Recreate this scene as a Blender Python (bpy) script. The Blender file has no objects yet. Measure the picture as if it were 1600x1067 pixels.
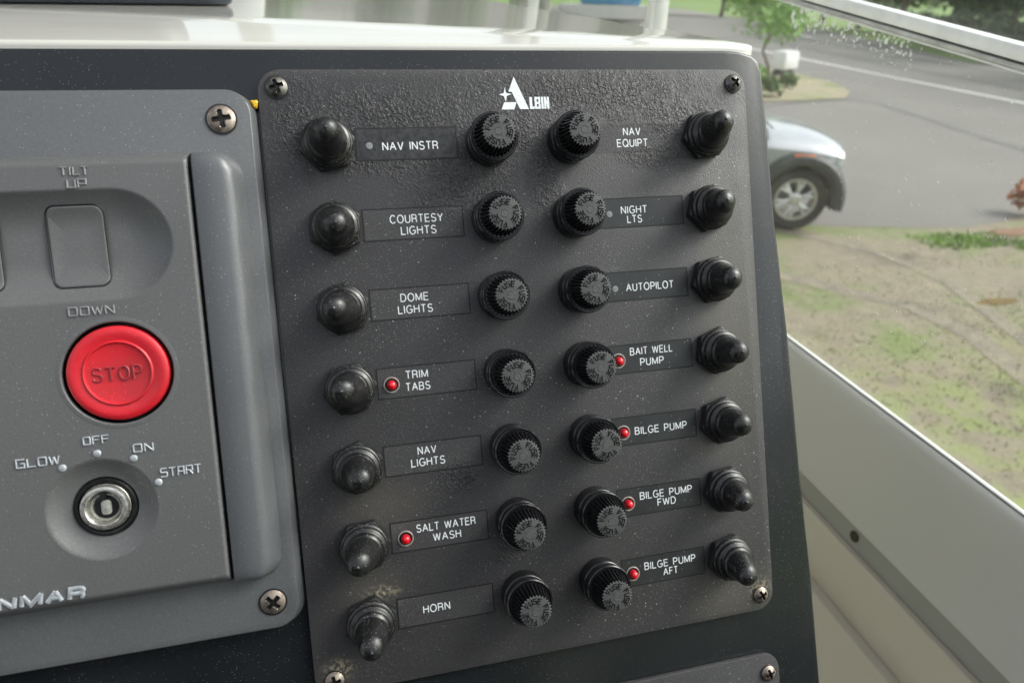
import bpy, bmesh, math, random
from math import sin, cos, pi, radians, sqrt, atan2
from mathutils import Vector, Matrix
random.seed(7)
S = bpy.context.scene
C = S.collection

# ------------------------------------------------------------------ camera
CAM = Vector((-0.05309, -0.21586, 2.6))
RX = Vector((0.96863, -0.24715, 0.02602)); RD = Vector((-0.08940, -0.44420, -0.89145)); RF = Vector((0.23188, 0.86116, -0.45236))
cd = bpy.data.cameras.new('camera'); cam = bpy.data.objects.new('camera', cd); C.objects.link(cam)
m = Matrix.Identity(4)
for i in range(3):
    m[i][0] = RX[i]; m[i][1] = -RD[i]; m[i][2] = -RF[i]; m[i][3] = CAM[i]
cam.matrix_world = m
cd.sensor_width = 36; cd.lens = 36 * 1100.0 / 1600; cd.clip_start = 0.01; cd.clip_end = 600
cd.dof.use_dof = True; cd.dof.focus_distance = 0.262; cd.dof.aperture_fstop = 15
S.camera = cam

# ------------------------------------------------------------------ world, sun, exposure
SUN_EL, SUN_AZ = 42, 98          # degrees; azimuth clockwise from +Y
w = bpy.data.worlds.new('World'); S.world = w; w.use_nodes = True
nt = w.node_tree; nt.nodes.clear()
sky = nt.nodes.new('ShaderNodeTexSky'); sky.sky_type = 'NISHITA'; sky.sun_disc = False
sky.sun_elevation = radians(SUN_EL); sky.sun_rotation = radians(SUN_AZ); sky.dust_density = 4; sky.air_density = 1.2
hs = nt.nodes.new('ShaderNodeHueSaturation'); hs.inputs['Saturation'].default_value = 0.28
bg = nt.nodes.new('ShaderNodeBackground'); bg.inputs['Strength'].default_value = 0.15
wo = nt.nodes.new('ShaderNodeOutputWorld')
nt.links.new(sky.outputs[0], hs.inputs['Color']); nt.links.new(hs.outputs[0], bg.inputs[0]); nt.links.new(bg.outputs[0], wo.inputs[0])
sd = bpy.data.lights.new('sun', 'SUN'); sd.energy = 1.1; sd.angle = radians(25); sd.color = (1.0, 0.965, 0.91)
so = bpy.data.objects.new('sun', sd); C.objects.link(so)
sdir = Vector((sin(radians(SUN_AZ)) * cos(radians(SUN_EL)), cos(radians(SUN_AZ)) * cos(radians(SUN_EL)), sin(radians(SUN_EL))))
so.rotation_euler = sdir.to_track_quat('Z', 'Y').to_euler()
S.view_settings.view_transform = 'Standard'; S.view_settings.look = 'None'; S.view_settings.exposure = 1.02; S.view_settings.gamma = 1
S.view_settings.use_curve_mapping = False
S.cycles.max_bounces = 8; S.cycles.transparent_max_bounces = 16

# ------------------------------------------------------------------ materials
def col(c): return (c[0], c[1], c[2], 1)
class NT:
    def __init__(s, name):
        s.m = bpy.data.materials.new(name); s.m.use_nodes = True; s.t = s.m.node_tree
        s.b = s.t.nodes['Principled BSDF']; s.x = None
    def n(s, t, **k):
        o = s.t.nodes.new(t)
        for a, b in k.items(): setattr(o, a, b)
        return o
    def l(s, a, b): s.t.links.new(a, b)
    def co(s):
        if s.x is None: s.x = s.n('ShaderNodeTexCoord').outputs['Object']
        return s.x
    def noise(s, sc, det=3, rough=.5, vec=None, dist=0):
        o = s.n('ShaderNodeTexNoise'); o.inputs['Scale'].default_value = sc; o.inputs['Detail'].default_value = det
        o.inputs['Roughness'].default_value = rough; o.inputs['Distortion'].default_value = dist
        s.l(vec or s.co(), o.inputs['Vector']); return o.outputs[0]
    def vor(s, sc, feat='F1', rand=1):
        o = s.n('ShaderNodeTexVoronoi'); o.feature = feat; o.inputs['Scale'].default_value = sc; o.inputs['Randomness'].default_value = rand
        s.l(s.co(), o.inputs['Vector']); return o
    def ramp(s, f, stops, interp='LINEAR'):
        r = s.n('ShaderNodeValToRGB'); r.color_ramp.interpolation = interp
        e = r.color_ramp.elements
        while len(e) < len(stops): e.new(.5)
        for q, (p, c) in zip(e, stops):
            q.position = p; q.color = col(c) if hasattr(c, '__len__') else (c, c, c, 1)
        s.l(f, r.inputs[0]); return r.outputs[0]
    def math(s, op, a, b=None, clamp=False):
        o = s.n('ShaderNodeMath', operation=op, use_clamp=clamp)
        for i, v in enumerate((a, b)):
            if v is None: continue
            if isinstance(v, (int, float)): o.inputs[i].default_value = v
            else: s.l(v, o.inputs[i])
        return o.outputs[0]
    def mix(s, f, a, b, bt='MIX'):
        o = s.n('ShaderNodeMixRGB', blend_type=bt)
        for i, v in enumerate((f, a, b)):
            if isinstance(v, (int, float)): o.inputs[i].default_value = v if i == 0 else (v, v, v, 1)
            elif isinstance(v, tuple): o.inputs[i].default_value = col(v)
            else: s.l(v, o.inputs[i])
        return o.outputs[0]
    def bump(s, h, strength, dist, nrm=None):
        o = s.n('ShaderNodeBump'); o.inputs['Strength'].default_value = strength; o.inputs['Distance'].default_value = dist
        s.l(h, o.inputs['Height'])
        if nrm: s.l(nrm, o.inputs['Normal'])
        return o.outputs[0]
    def blob(s, cx, cy, rx, ry):
        # soft blotch (mm in panel coordinates), 1 in the middle, 0 outside
        mp = s.n('ShaderNodeMapping'); mp.vector_type = 'POINT'
        mp.inputs['Scale'].default_value = (1000 / rx, 1000 / ry, 0)
        mp.inputs['Location'].default_value = (-cx / rx, -cy / ry, 0)
        s.l(s.co(), mp.inputs[0])
        ln = s.n('ShaderNodeVectorMath', operation='LENGTH'); s.l(mp.outputs[0], ln.inputs[0])
        return s.math('SUBTRACT', 1.15, ln.outputs['Value'], True)
    def set(s, **k):
        for a, v in k.items():
            i = s.b.inputs[a.replace('_', ' ')]
            if isinstance(v, tuple): i.default_value = col(v)
            elif isinstance(v, (int, float)): i.default_value = v
            else: s.l(v, i)
        return s.m

def simple(name, c, rough=.5, metal=0, nscale=200, var=.12, bumpd=0, bscale=None, spec=.5, coat=0):
    t = NT(name); n = t.noise(nscale, 4)
    d = tuple(x * (1 - var) for x in c); e = tuple(min(1, x * (1 + var)) for x in c)
    t.set(Base_Color=t.ramp(n, [(.3, d), (.7, e)]), Roughness=rough, Metallic=metal)
    t.b.inputs['Specular IOR Level'].default_value = spec; t.b.inputs['Coat Weight'].default_value = coat
    if bumpd: t.set(Normal=t.bump(t.noise(bscale or nscale * 3, 3), .6, bumpd))
    return t.m

def specks(t, base, amt=.16, sc=900, speck=(.42, .42, .40), thr=.6, msc=25):
    """scatter of light dust grains over a base colour"""
    v = t.vor(sc); dot = t.math('LESS_THAN', v.outputs['Distance'], amt)
    sel = t.n('ShaderNodeSeparateColor'); t.l(v.outputs['Color'], sel.inputs[0])
    keep = t.math('GREATER_THAN', sel.outputs[0], thr)
    patch = t.ramp(t.noise(msc, 3), [(.38, 0.25), (.62, 1)])
    f = t.math('MULTIPLY', t.math('MULTIPLY', dot, keep), patch)
    return t.mix(t.math('MULTIPLY', f, .8), base, speck), f

def plate_mat(name, base=(.044, .043, .044), wr=True):
    t = NT(name)
    big = t.noise(18, 4); g = t.ramp(big, [(.3, tuple(c * .85 for c in base)), (.7, tuple(c * 1.18 for c in base))])
    fine = t.noise(1500, 3, .6)
    g = t.mix(t.ramp(fine, [(.42, 0.0), (.66, .5)]), g, tuple(c * 2.0 for c in base))
    grain = t.noise(1700, 3, .7)
    h = t.math('ADD', t.math('MULTIPLY', grain, .6), t.math('MULTIPLY', t.vor(1900).outputs['Distance'], .2))
    if wr:
        bl = None
        for a in ((-28, 82, 46, 13), (-20, 68, 42, 9), (-8, 58, 24, 14), (14, 76, 16, 12), (22, 62, 9, 20), (40, 88, 70, 14), (65, 66, 18, 6), (-17, -43, 11, 8), (0, -72, 10, 7), (-60, 78, 12, 20), (40, 22, 8, 5), (75, 82, 24, 14)):
            b = t.blob(*a); bl = b if bl is None else t.math('MAXIMUM', bl, b)
        edge = t.noise(140, 4, .6)
        mask = t.ramp(t.math('MULTIPLY', t.math('ADD', bl, .2), edge), [(.2, 0), (.62, 1)])
        wr1 = t.noise(620, 2, .5, dist=1.4); wr2 = t.vor(800).outputs['Distance']
        wv = t.math('ADD', t.ramp(wr1, [(.46, 0), (.6, 1)]), t.math('MULTIPLY', wr2, .8))
        h = t.math('ADD', h, t.math('MULTIPLY', t.math('MULTIPLY', mask, wv), 1.5))
        g = t.mix(t.math('MULTIPLY', mask, t.ramp(wr1, [(.40, .5), (.56, 0)])), g, (.012, .012, .013))  # hollows of the wrinkles darkened in the colour, as shade
        warm = None
        for a in ((-52, -78, 14, 9), (98, -107, 9, 8), (-66, -106, 8, 7), (84, -40, 14, 12), (-45, -50, 18, 12), (92, 5, 16, 60), (86, -105, 20, 14)):
            b = t.blob(*a); warm = b if warm is None else t.math('MAXIMUM', warm, b)
        g = t.mix(t.math('MULTIPLY', warm, .55), g, (.105, .096, .078))
        crust = t.math('MAXIMUM', t.blob(-48, -80.5, 7, 3), t.math('MAXIMUM', t.blob(98.5, -104, 5.5, 5), t.blob(-65, -104.5, 6, 4)))
        g = t.mix(t.math('MULTIPLY', crust, t.ramp(t.noise(700, 4), [(.48, 0), (.56, 1)])), g, (.33, .29, .2))
    c, f = specks(t, g, .17, 1350, (.36, .36, .35), .42)
    c, f2 = specks(t, c, .10, 480, (.6, .6, .57), .66)
    t.set(Base_Color=c, Roughness=t.ramp(t.noise(60), [(.3, .46), (.7, .58)]), Normal=t.bump(h, 1.0, .00022))
    t.b.inputs['Specular IOR Level'].default_value = .55
    return t.m

M = {}
M['plate'] = plate_mat('wrinkled_black_plate', (.0385, .0372, .0388))
M['plate_plain'] = plate_mat('black_plate_plain', (.036, .035, .037), False)
def tape():
    t = NT('label_tape'); c, f = specks(t, t.ramp(t.noise(90, 4), [(.3, (.016, .0175, .019)), (.75, (.032, .034, .036))]), .16, 700, (.3, .3, .29), .7)
    t.set(Base_Color=c, Roughness=.42, Normal=t.bump(t.noise(700, 2), .6, .00006)); return t.m
M['tape'] = tape()
def tape_old():
    t = NT('label_tape_worn'); c = t.ramp(t.noise(420, 3, .7), [(.4, (.010, .010, .011)), (.6, (.034, .034, .035))])
    t.set(Base_Color=c, Roughness=.42, Normal=t.bump(t.noise(420, 3), .9, .0002)); return t.m
M['tape_old'] = tape_old()
def console():
    t = NT('console_black')
    c, f = specks(t, t.ramp(t.noise(30, 4), [(.3, (.009, .011, .013)), (.7, (.014, .016, .018))]), .13, 1150, (.30, .32, .33), .5, 14)
    t.set(Base_Color=c, Roughness=t.ramp(t.noise(22, 4), [(.3, .2), (.7, .3)]), Normal=t.bump(t.noise(500, 2), .35, .00005))
    t.b.inputs['Specular IOR Level'].default_value = .5; return t.m
M['console'] = console()
def rubber():
    t = NT('boot_rubber'); c, f = specks(t, t.ramp(t.noise(220, 4), [(.3, (.006, .0065, .007)), (.7, (.012, .0125, .013))]), .2, 1500, (.46, .45, .42), .42, 60)
    sx = t.n('ShaderNodeSeparateXYZ'); g = t.n('ShaderNodeNewGeometry')
    t.set(Base_Color=c, Roughness=t.ramp(t.noise(180, 3), [(.3, .25), (.7, .42)]), Normal=t.bump(t.noise(900, 2), .4, .00005)); t.b.inputs['Specular IOR Level'].default_value = .55; return t.m
M['rubber'] = rubber()
M['nut'] = simple('nut_black', (.016, .017, .018), .38, 0, 300, .3, .00004, 900)
M['fuse'] = simple('fuse_bakelite', (.010, .010, .0115), .24, 0, 300, .3, .00002, 900)
def cap():
    t = NT('fuse_cap_dusty'); c, f = specks(t, t.ramp(t.noise(500, 4, .65), [(.35, (.048, .049, .049)), (.7, (.080, .080, .079))]), .12, 1500, (.2, .2, .2), .5)
    t.set(Base_Color=c, Roughness=.55, Normal=t.bump(t.noise(1400, 3), .7, .00008)); return t.m
M['cap'] = cap()
M['cap_letter'] = simple('fuse_cap_letter', (.006, .006, .007), .8, 0, 900, .3, spec=.12)
M['black_line'] = simple('engraved_line', (.005, .005, .006), .6, 0, 300, .2)
def ink():
    t = NT('white_ink'); t.set(Base_Color=t.ramp(t.noise(1800, 3, .6), [(.28, (.42, .43, .44)), (.4, (.80, .83, .85))]), Roughness=.5); return t.m
M['ink'] = ink()
M['red_lens'] = simple('red_lens', (.75, .006, .018), .12, 0, 300, .1, spec=.6, coat=.5)
M['bezel'] = simple('aged_bezel', (.34, .31, .28), .45, .2, 900, .35)
M['dotgrey'] = simple('indicator_window', (.23, .235, .24), .35, 0, 900, .2)
def metal(name, a, b, rough=.35):
    t = NT(name); n = t.noise(450, 5, .65)
    t.set(Base_Color=t.ramp(n, [(.3, a), (.68, b)]), Metallic=.85, Roughness=t.ramp(t.noise(700, 3), [(.3, rough * .8), (.7, rough * 1.5)]), Normal=t.bump(t.noise(900, 3), .4, .00005)); return t.m
M['screw_rust'] = metal('screw_weathered', (.17, .13, .105), (.42, .36, .31), .42)
M['screw_dark'] = metal('screw_dark', (.06, .06, .06), (.23, .22, .2), .35)
M['recess'] = simple('driver_recess', (.018, .016, .014), .5, .3, 900, .3)  # driver slots coloured near black, shade put into the colour
M['lock_metal'] = metal('lock_nickel', (.38, .37, .34), (.75, .73, .68), .28)
M['lock_dull'] = simple('lock_dull', (.36, .36, .32), .5, .3, 900, .25, .00005, 1500)
M['black_gap'] = simple('black_gap', (.004, .004, .005), .5, 0, 500, .2)
def eng(name, a, rough=.45):
    t = NT(name); b0 = t.ramp(t.noise(25, 4), [(.3, tuple(x * .93 for x in a)), (.7, tuple(x * 1.07 for x in a))])
    fine = t.noise(1600, 2); b0 = t.mix(t.ramp(fine, [(.4, 0), (.7, .3)]), b0, tuple(x * 1.6 for x in a))
    c, f = specks(t, b0, .12, 900, (.42, .42, .40), .6, 20)
    t.set(Base_Color=c, Roughness=rough, Normal=t.bump(t.noise(1100, 3, .6), .7, .00009)); t.b.inputs['Specular IOR Level'].default_value = .6; return t.m
M['eng'] = eng('engine_panel_grey', (.098, .099, .100))
M['eng_flange'] = eng('engine_flange_grey', (.098, .102, .106), .38)
M['eng_rail'] = eng('engine_rail_grey', (.098, .102, .108), .35)
M['eng_letter'] = simple('engine_raised_letter', (.20, .203, .207), .4, 0, 900, .1)
M['red_dark'] = simple('stop_letter', (.30, .02, .028), .45, 0, 900, .25)
M['silver'] = simple('silver_lettering', (.42, .45, .48), .38, .3, 500, .25)
def red():
    t = NT('red_rubber'); b0 = t.ramp(t.noise(60, 4), [(.3, (.50, .010, .02)), (.7, (.66, .016, .028))])
    dirt = t.math('MULTIPLY', t.blob(-119, 3, 13, 9), t.ramp(t.noise(160, 5), [(.3, .1), (.7, .8)]))
    b0 = t.mix(dirt, b0, (.27, .03, .03))
    c, f = specks(t, b0, .12, 1300, (.8, .3, .28), .5, 60)
    t.set(Base_Color=c, Roughness=.4, Normal=t.bump(t.noise(900, 3), .5, .00006)); return t.m
M['red'] = red()
def gel():
    t = NT('white_gelcoat'); c = t.ramp(t.noise(9, 4), [(.3, (.54, .53, .49)), (.7, (.62, .61, .57))])
    sc = t.n('ShaderNodeMapping'); sc.inputs['Scale'].default_value = (4, 60, 10); t.l(t.co(), sc.inputs[0])
    t.set(Base_Color=c, Roughness=.09, Normal=t.bump(t.noise(1.2, 2, vec=sc.outputs[0]), .25, .0006)); t.b.inputs['Coat Weight'].default_value = .3; t.b.inputs['Coat Roughness'].default_value = .06; return t.m
M['gel'] = gel()
def paintw(name, a, rough=.3):
    t = NT(name); c = t.ramp(t.noise(6, 5), [(.3, tuple(x * .93 for x in a)), (.7, a)])
    v = t.vor(38); sel = t.n('ShaderNodeSeparateColor'); t.l(v.outputs['Color'], sel.inputs[0])
    f = t.math('MULTIPLY', t.math('LESS_THAN', v.outputs['Distance'], .045), t.math('GREATER_THAN', sel.outputs[0], .55))
    c = t.mix(f, c, (.05, .045, .04))
    t.set(Base_Color=c, Roughness=rough, Normal=t.bump(t.noise(500, 2), .3, .00008)); return t.m
M['sill'] = paintw('sill_grey_white', (.52, .515, .51), .3)
M['liner'] = paintw('liner_cream', (.52, .48, .42), .4)
M['band'] = paintw('band_grey', (.29, .29, .275), .4)
M['alu'] = simple('white_aluminium', (.80, .81, .80), .3, .1, 60, .08, .0002, 200)
M['alu_grey'] = simple('grey_aluminium', (.42, .42, .41), .35, .5, 60, .25, .0004, 150)
M['gasket'] = simple('gasket', (.03, .03, .03), .5, 0, 80, .3)
M['navy'] = simple('instrument_navy', (.012, .017, .028), .3, 0, 80, .3)
M['yellow'] = simple('yellow_paint', (.75, .45, .03), .4, 0, 2000, .2)
M['hull'] = simple('hull_white', (.7, .7, .67), .3, 0, 5, .05)
M['roof'] = simple('headliner', (.35, .34, .31), .8, 0, 5, .1)
def glass():
    t = NT('window_glass'); tr = t.n('ShaderNodeBsdfTransparent'); tr.inputs[0].default_value = (.955, .975, .96, 1)
    gl = t.n('ShaderNodeBsdfGlossy'); gl.inputs['Roughness'].default_value = .02
    lw = t.n('ShaderNodeLayerWeight'); lw.inputs[0].default_value = .5; fr = t.n('ShaderNodeMath', operation='MULTIPLY_ADD'); p5 = t.math('POWER', lw.outputs['Facing'], 5); t.l(p5, fr.inputs[0]); fr.inputs[1].default_value = .48; fr.inputs[2].default_value = .02
    df = t.n('ShaderNodeBsdfDiffuse'); df.inputs[0].default_value = (.75, .74, .66, 1)
    haze = t.math('MULTIPLY', t.ramp(t.noise(3.5, 3), [(.25, .4), (.75, 1)]), .045)
    a = t.n('ShaderNodeMixShader'); b = t.n('ShaderNodeMixShader')
    t.l(fr.outputs[0], a.inputs[0]); t.l(tr.outputs[0], a.inputs[1]); t.l(gl.outputs[0], a.inputs[2])
    t.l(haze, b.inputs[0]); t.l(a.outputs[0], b.inputs[1]); t.l(df.outputs[0], b.inputs[2])
    t.l(b.outputs[0], t.t.nodes['Material Output'].inputs[0]); return t.m
M['glass'] = glass()
def drop():
    t = NT('water_drop'); t.set(Base_Color=(.95, .97, .97), Roughness=.05); t.b.inputs['Transmission Weight'].default_value = .35; t.b.inputs['IOR'].default_value = 1.33; return t.m
M['drop'] = drop()
M['fleck'] = simple('dust_fleck', (.8, .8, .74), .7, 0, 2000, .3)

# ------------------------------------------------------------------ mesh helpers
class MB:
    def __init__(s): s.v = []; s.f = []; s.mi = []
    def add(s, vs, fs, mi=0):
        o = len(s.v); s.v += [tuple(v) for v in vs]; s.f += [tuple(i + o for i in f) for f in fs]; s.mi += [mi] * len(fs)
        return s
    def box(s, x0, x1, y0, y1, z0, z1, mi=0):
        v = [(x0, y0, z0), (x1, y0, z0), (x1, y1, z0), (x0, y1, z0), (x0, y0, z1), (x1, y0, z1), (x1, y1, z1), (x0, y1, z1)]
        return s.add(v, [(3, 2, 1, 0), (4, 5, 6, 7), (0, 1, 5, 4), (1, 2, 6, 5), (2, 3, 7, 6), (3, 0, 4, 7)], mi)
    def lathe(s, prof, n=48, c=(0, 0), top=True, bot=False, fn=None, mi=0, bend=None):
        vs = []; fs = []
        for r, h in prof:
            for k in range(n):
                a = 2 * pi * k / n; rr = r if fn is None else fn(r, h, k, a)
                x, y, z = c[0] + rr * cos(a), c[1] + rr * sin(a), h
                if bend: x, y, z = bend(x, y, z)
                vs.append((x, y, z))
        for i in range(len(prof) - 1):
            for k in range(n):
                k2 = (k + 1) % n; fs.append((i * n + k, i * n + k2, (i + 1) * n + k2, (i + 1) * n + k))
        if top: fs.append(tuple((len(prof) - 1) * n + k for k in range(n)))
        if bot: fs.append(tuple(reversed(range(n))))
        return s.add(vs, fs, mi)
    def prism(s, outline, z0, z1, draft=None, mi=0):
        n = len(outline); lo = draft or outline
        vs = [(x, y, z0) for x, y in lo] + [(x, y, z1) for x, y in outline]
        fs = [(i, (i + 1) % n, n + (i + 1) % n, n + i) for i in range(n)] + [tuple(range(n, 2 * n)), tuple(reversed(range(n)))]
        return s.add(vs, fs, mi)
    def tube(s, pts, r, n=6, closed=False, cap=True, mi=0, flat=1.0, mit=1.6):
        P = []
        for p in pts:
            if not P or (Vector(p) - P[-1]).length > 1e-5: P.append(Vector(p))
        if closed and (P[0] - P[-1]).length < 1e-5: P.pop()
        vs = []; fs = []; m_ = len(P)
        for i, p in enumerate(P):
            a = P[(i - 1) % m_] if (closed or i > 0) else p; b = P[(i + 1) % m_] if (closed or i < m_ - 1) else p
            d1 = (p - a).normalized() if (p - a).length > 1e-9 else None; d2 = (b - p).normalized() if (b - p).length > 1e-9 else None
            t = ((d1 or d2) + (d2 or d1)).normalized() if (d1 and d2 and (d1 + d2).length > 1e-3) else (d2 or d1)
            up = Vector((0, 0, 1)) if abs(t.z) < .9 else Vector((1, 0, 0))
            sd_ = t.cross(up).normalized(); u2 = sd_.cross(t).normalized()
            k = 1.0
            if d1 and d2: k = min(mit, 1 / max(.3, t.dot(d2)))
            rr = r(i) if callable(r) else r
            for j in range(n):
                an = 2 * pi * (j + .5) / n; vs.append(p + sd_ * cos(an) * rr * k + u2 * sin(an) * rr * flat)
        seg = m_ if closed else m_ - 1
        for i in range(seg):
            i2 = (i + 1) % m_
            for j in range(n):
                j2 = (j + 1) % n; fs.append((i * n + j, i * n + j2, i2 * n + j2, i2 * n + j))
        if cap and not closed: fs += [tuple(reversed(range(n))), tuple((m_ - 1) * n + j for j in range(n))]
        return s.add(vs, fs, mi)
    def xf(s, fn): s.v = [fn(*v) for v in s.v]; return s

def build(mb, name, mat, parent=None, scale=1.0, smooth=True, angle=35, bevel=0, seg=2, loc=None):
    me = bpy.data.meshes.new(name)
    vs = [(v[0] * scale, v[1] * scale, v[2] * scale) for v in mb.v]
    me.from_pydata(vs, [], mb.f)
    mats = mat if isinstance(mat, (list, tuple)) else [mat]
    for q in mats: me.materials.append(q)
    if any(mb.mi): me.polygons.foreach_set('material_index', mb.mi)
    bm = bmesh.new(); bm.from_mesh(me); bmesh.ops.recalc_face_normals(bm, faces=bm.faces)
    if bevel:
        ed = [e for e in bm.edges if len(e.link_faces) == 2 and e.calc_face_angle(0) > radians(30)]
        bmesh.ops.bevel(bm, geom=ed, offset=bevel, segments=seg, affect='EDGES', clamp_overlap=True, profile=.5)
    bm.to_mesh(me); bm.free()
    if smooth:
        me.polygons.foreach_set('use_smooth', [True] * len(me.polygons))
        me.set_sharp_from_angle(angle=radians(angle))
    o = bpy.data.objects.new(name, me); C.objects.link(o)
    if parent: o.parent = parent
    if loc: o.location = loc
    return o

def thing(name, label, cat, mat4=None, loc=None, rz=0, group=None):
    o = bpy.data.objects.new(name, None); C.objects.link(o); o.empty_display_size = .05
    if mat4 is not None: o.matrix_world = mat4
    if loc is not None: o.location = loc; o.rotation_euler = (0, 0, rz)
    return tag(o, label, cat, group)
def tag(o, label, cat, group=None):
    o['label'] = label; o['category'] = cat
    if group: o['group'] = group
    return o
def kind(o, k='structure'): o['kind'] = k; return o
def copy_tree(o, parent=None):
    c = o.copy(); C.objects.link(c)
    if parent: c.parent = parent
    for ch in list(o.children): copy_tree(ch, c)
    return c

def rrect(x0, x1, y0, y1, r, n=7):
    out = []
    for cx, cy, a0 in ((x1 - r, y1 - r, 0), (x0 + r, y1 - r, 90), (x0 + r, y0 + r, 180), (x1 - r, y0 + r, 270)):
        for k in range(n + 1):
            a = radians(a0 + 90 * k / n); out.append((cx + r * cos(a), cy + r * sin(a)))
    return out

# panel frame: local x = right along the panel, y = up the panel, z = out of it (mm, scaled)
AL = radians(24)
PM = Matrix(((1, 0, 0, 0), (0, sin(AL), -cos(AL), 0), (0, cos(AL), sin(AL), 2.483909), (0, 0, 0, 1)))
MM = .001

def text_mesh(name, s, mat, cx, cy, width, height, parent, z=0.0, bold=0.0, ext=.03, space=1.0):
    """flat printed lettering with thickness, fitted to a width and cap height"""
    cu = bpy.data.curves.new(name, 'FONT'); cu.body = s; cu.size = 1; cu.align_x = 'CENTER'; cu.offset = bold; cu.extrude = .01
    cu.resolution_u = 3; cu.space_character = space; cu.space_word = 1.25
    o = bpy.data.objects.new(name, cu); C.objects.link(o)
    bpy.context.view_layer.update()
    me = bpy.data.meshes.new_from_object(o.evaluated_get(bpy.context.evaluated_depsgraph_get()))
    bpy.data.objects.remove(o); bpy.data.curves.remove(cu)
    xs = [v.co.x for v in me.vertices]; ys = [v.co.y for v in me.vertices]
    x0, x1 = min(xs), max(xs); y0, y1 = min(ys), max(ys)
    for v in me.vertices:
        v.co = Vector(((cx + ((v.co.x - x0) / (x1 - x0) - .5) * width) * MM, (cy + ((v.co.y - y0) / (y1 - y0) - .5) * height) * MM, (z + (ext if v.co.z > 0 else 0)) * MM))
    me.materials.append(mat); me.name = name
    q = bpy.data.objects.new(name, me); C.objects.link(q); q.parent = parent
    return q

def arc_(cx, cy, rx, ry, a0, a1, n=9): return [(cx + rx * cos(radians(a0 + (a1 - a0) * k / n)), cy + ry * sin(radians(a0 + (a1 - a0) * k / n))) for k in range(n + 1)]
PF = {'A': (.72, [[(0, 0), (.36, 1), (.72, 0)], [(.13, .36), (.59, .36)]]), 'B': (.60, [[(.34, .53), (0, .53), (0, 0), (.36, 0)] + arc_(.36, .265, .24, .265, -90, 90) , [(0, .53), (0, 1), (.34, 1)] + arc_(.34, .765, .21, .235, 90, -90)]),
 'C': (.68, [arc_(.36, .5, .36, .52, 42, 318, 18)]), 'D': (.64, [[(0, 0), (.26, 0)] + arc_(.28, .5, .36, .5, -90, 90, 12) + [(0, 1), (0, 0)]]), 'E': (.54, [[(.54, 1), (0, 1), (0, 0), (.55, 0)], [(0, .53), (.50, .53)]]),
 'F': (.50, [[(.52, 1), (0, 1), (0, 0)], [(0, .51), (.45, .51)]]), 'G': (.70, [arc_(.37, .5, .37, .52, 45, 325, 18) + [(.70, .13), (.70, .46), (.40, .46)]]), 'H': (.62, [[(0, 0), (0, 1)], [(.62, 0), (.62, 1)], [(0, .53), (.62, .53)]]),
 'I': (.0, [[(0, 0), (0, 1)]]), 'L': (.48, [[(0, 1), (0, 0), (.50, 0)]]), 'M': (.74, [[(0, 0), (0, 1), (.37, .06), (.74, 1), (.74, 0)]]), 'N': (.62, [[(0, 0), (0, 1), (.62, 0), (.62, 1)]]),
 'O': (.74, [arc_(.37, .5, .38, .52, 0, 360, 24)]), 'P': (.56, [[(0, 0), (0, 1), (.32, 1)] + arc_(.32, .72, .24, .28, 90, -90) + [(0, .44)]]), 'Q': (.74, [arc_(.37, .5, .38, .52, 0, 360, 24), [(.46, .22), (.74, -.06)]]),
 'R': (.60, [[(0, 0), (0, 1), (.36, 1)] + arc_(.36, .745, .21, .255, 90, -90) + [(0, .49)], [(.36, .49)] + arc_(.36, .34, .2, .15, 90, 0, 4) + [(.57, .08), (.62, 0)]]),
 'S': (.58, [arc_(.30, .755, .265, .26, 25, 250, 12)[:-1] + [(.17, .55), (.42, .47)] + arc_(.30, .255, .29, .27, 65, -160, 12)]), 'T': (.58, [[(0, 1), (.58, 1)], [(.29, 1), (.29, 0)]]), 'U': (.60, [[(0, 1), (0, .30)] + arc_(.30, .30, .30, .32, 180, 360, 12) + [(.60, 1)]]),
 'V': (.64, [[(0, 1), (.32, 0), (.64, 1)]]), 'W': (.94, [[(0, 1), (.23, 0), (.47, .95), (.71, 0), (.94, 1)]]), 'Y': (.64, [[(0, 1), (.32, .44), (.64, 1)], [(.32, .44), (.32, 0)]])}
def printed(s_, mat, cx, cy, width, height, parent, z, r=.215):
    """thin monoline capitals, ink standing just proud of the label"""
    mb = MB(); gap = .29; sp_ = .62; x = 0; items = []
    for ch in s_:
        if ch == ' ': x += sp_; continue
        wd, pl = PF[ch]; items.append((x, pl)); x += wd + gap
    tot = x - gap; hh = height - 2 * r; k = (width - 2 * r) / tot
    for n_, (x0_, pl) in enumerate(items):
        for m__, line in enumerate(pl):
            closed = len(line) > 3 and abs(line[0][0] - line[-1][0]) < 1e-6 and abs(line[0][1] - line[-1][1]) < 1e-6
            pts = [(cx - width / 2 + r + (x0_ + a) * k, cy - hh / 2 + b * hh, z + .004 * m__) for a, b in (line[:-1] if closed else line)]
            if closed: mb.tube(pts, r, 6, flat=.3, closed=True, mit=1.2)
            else:
                for q in split_sharp(pts): mb.tube(q, r, 6, flat=.3, mit=1.45)
    return build(mb, 'lettering', mat, parent, scale=MM)

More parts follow.
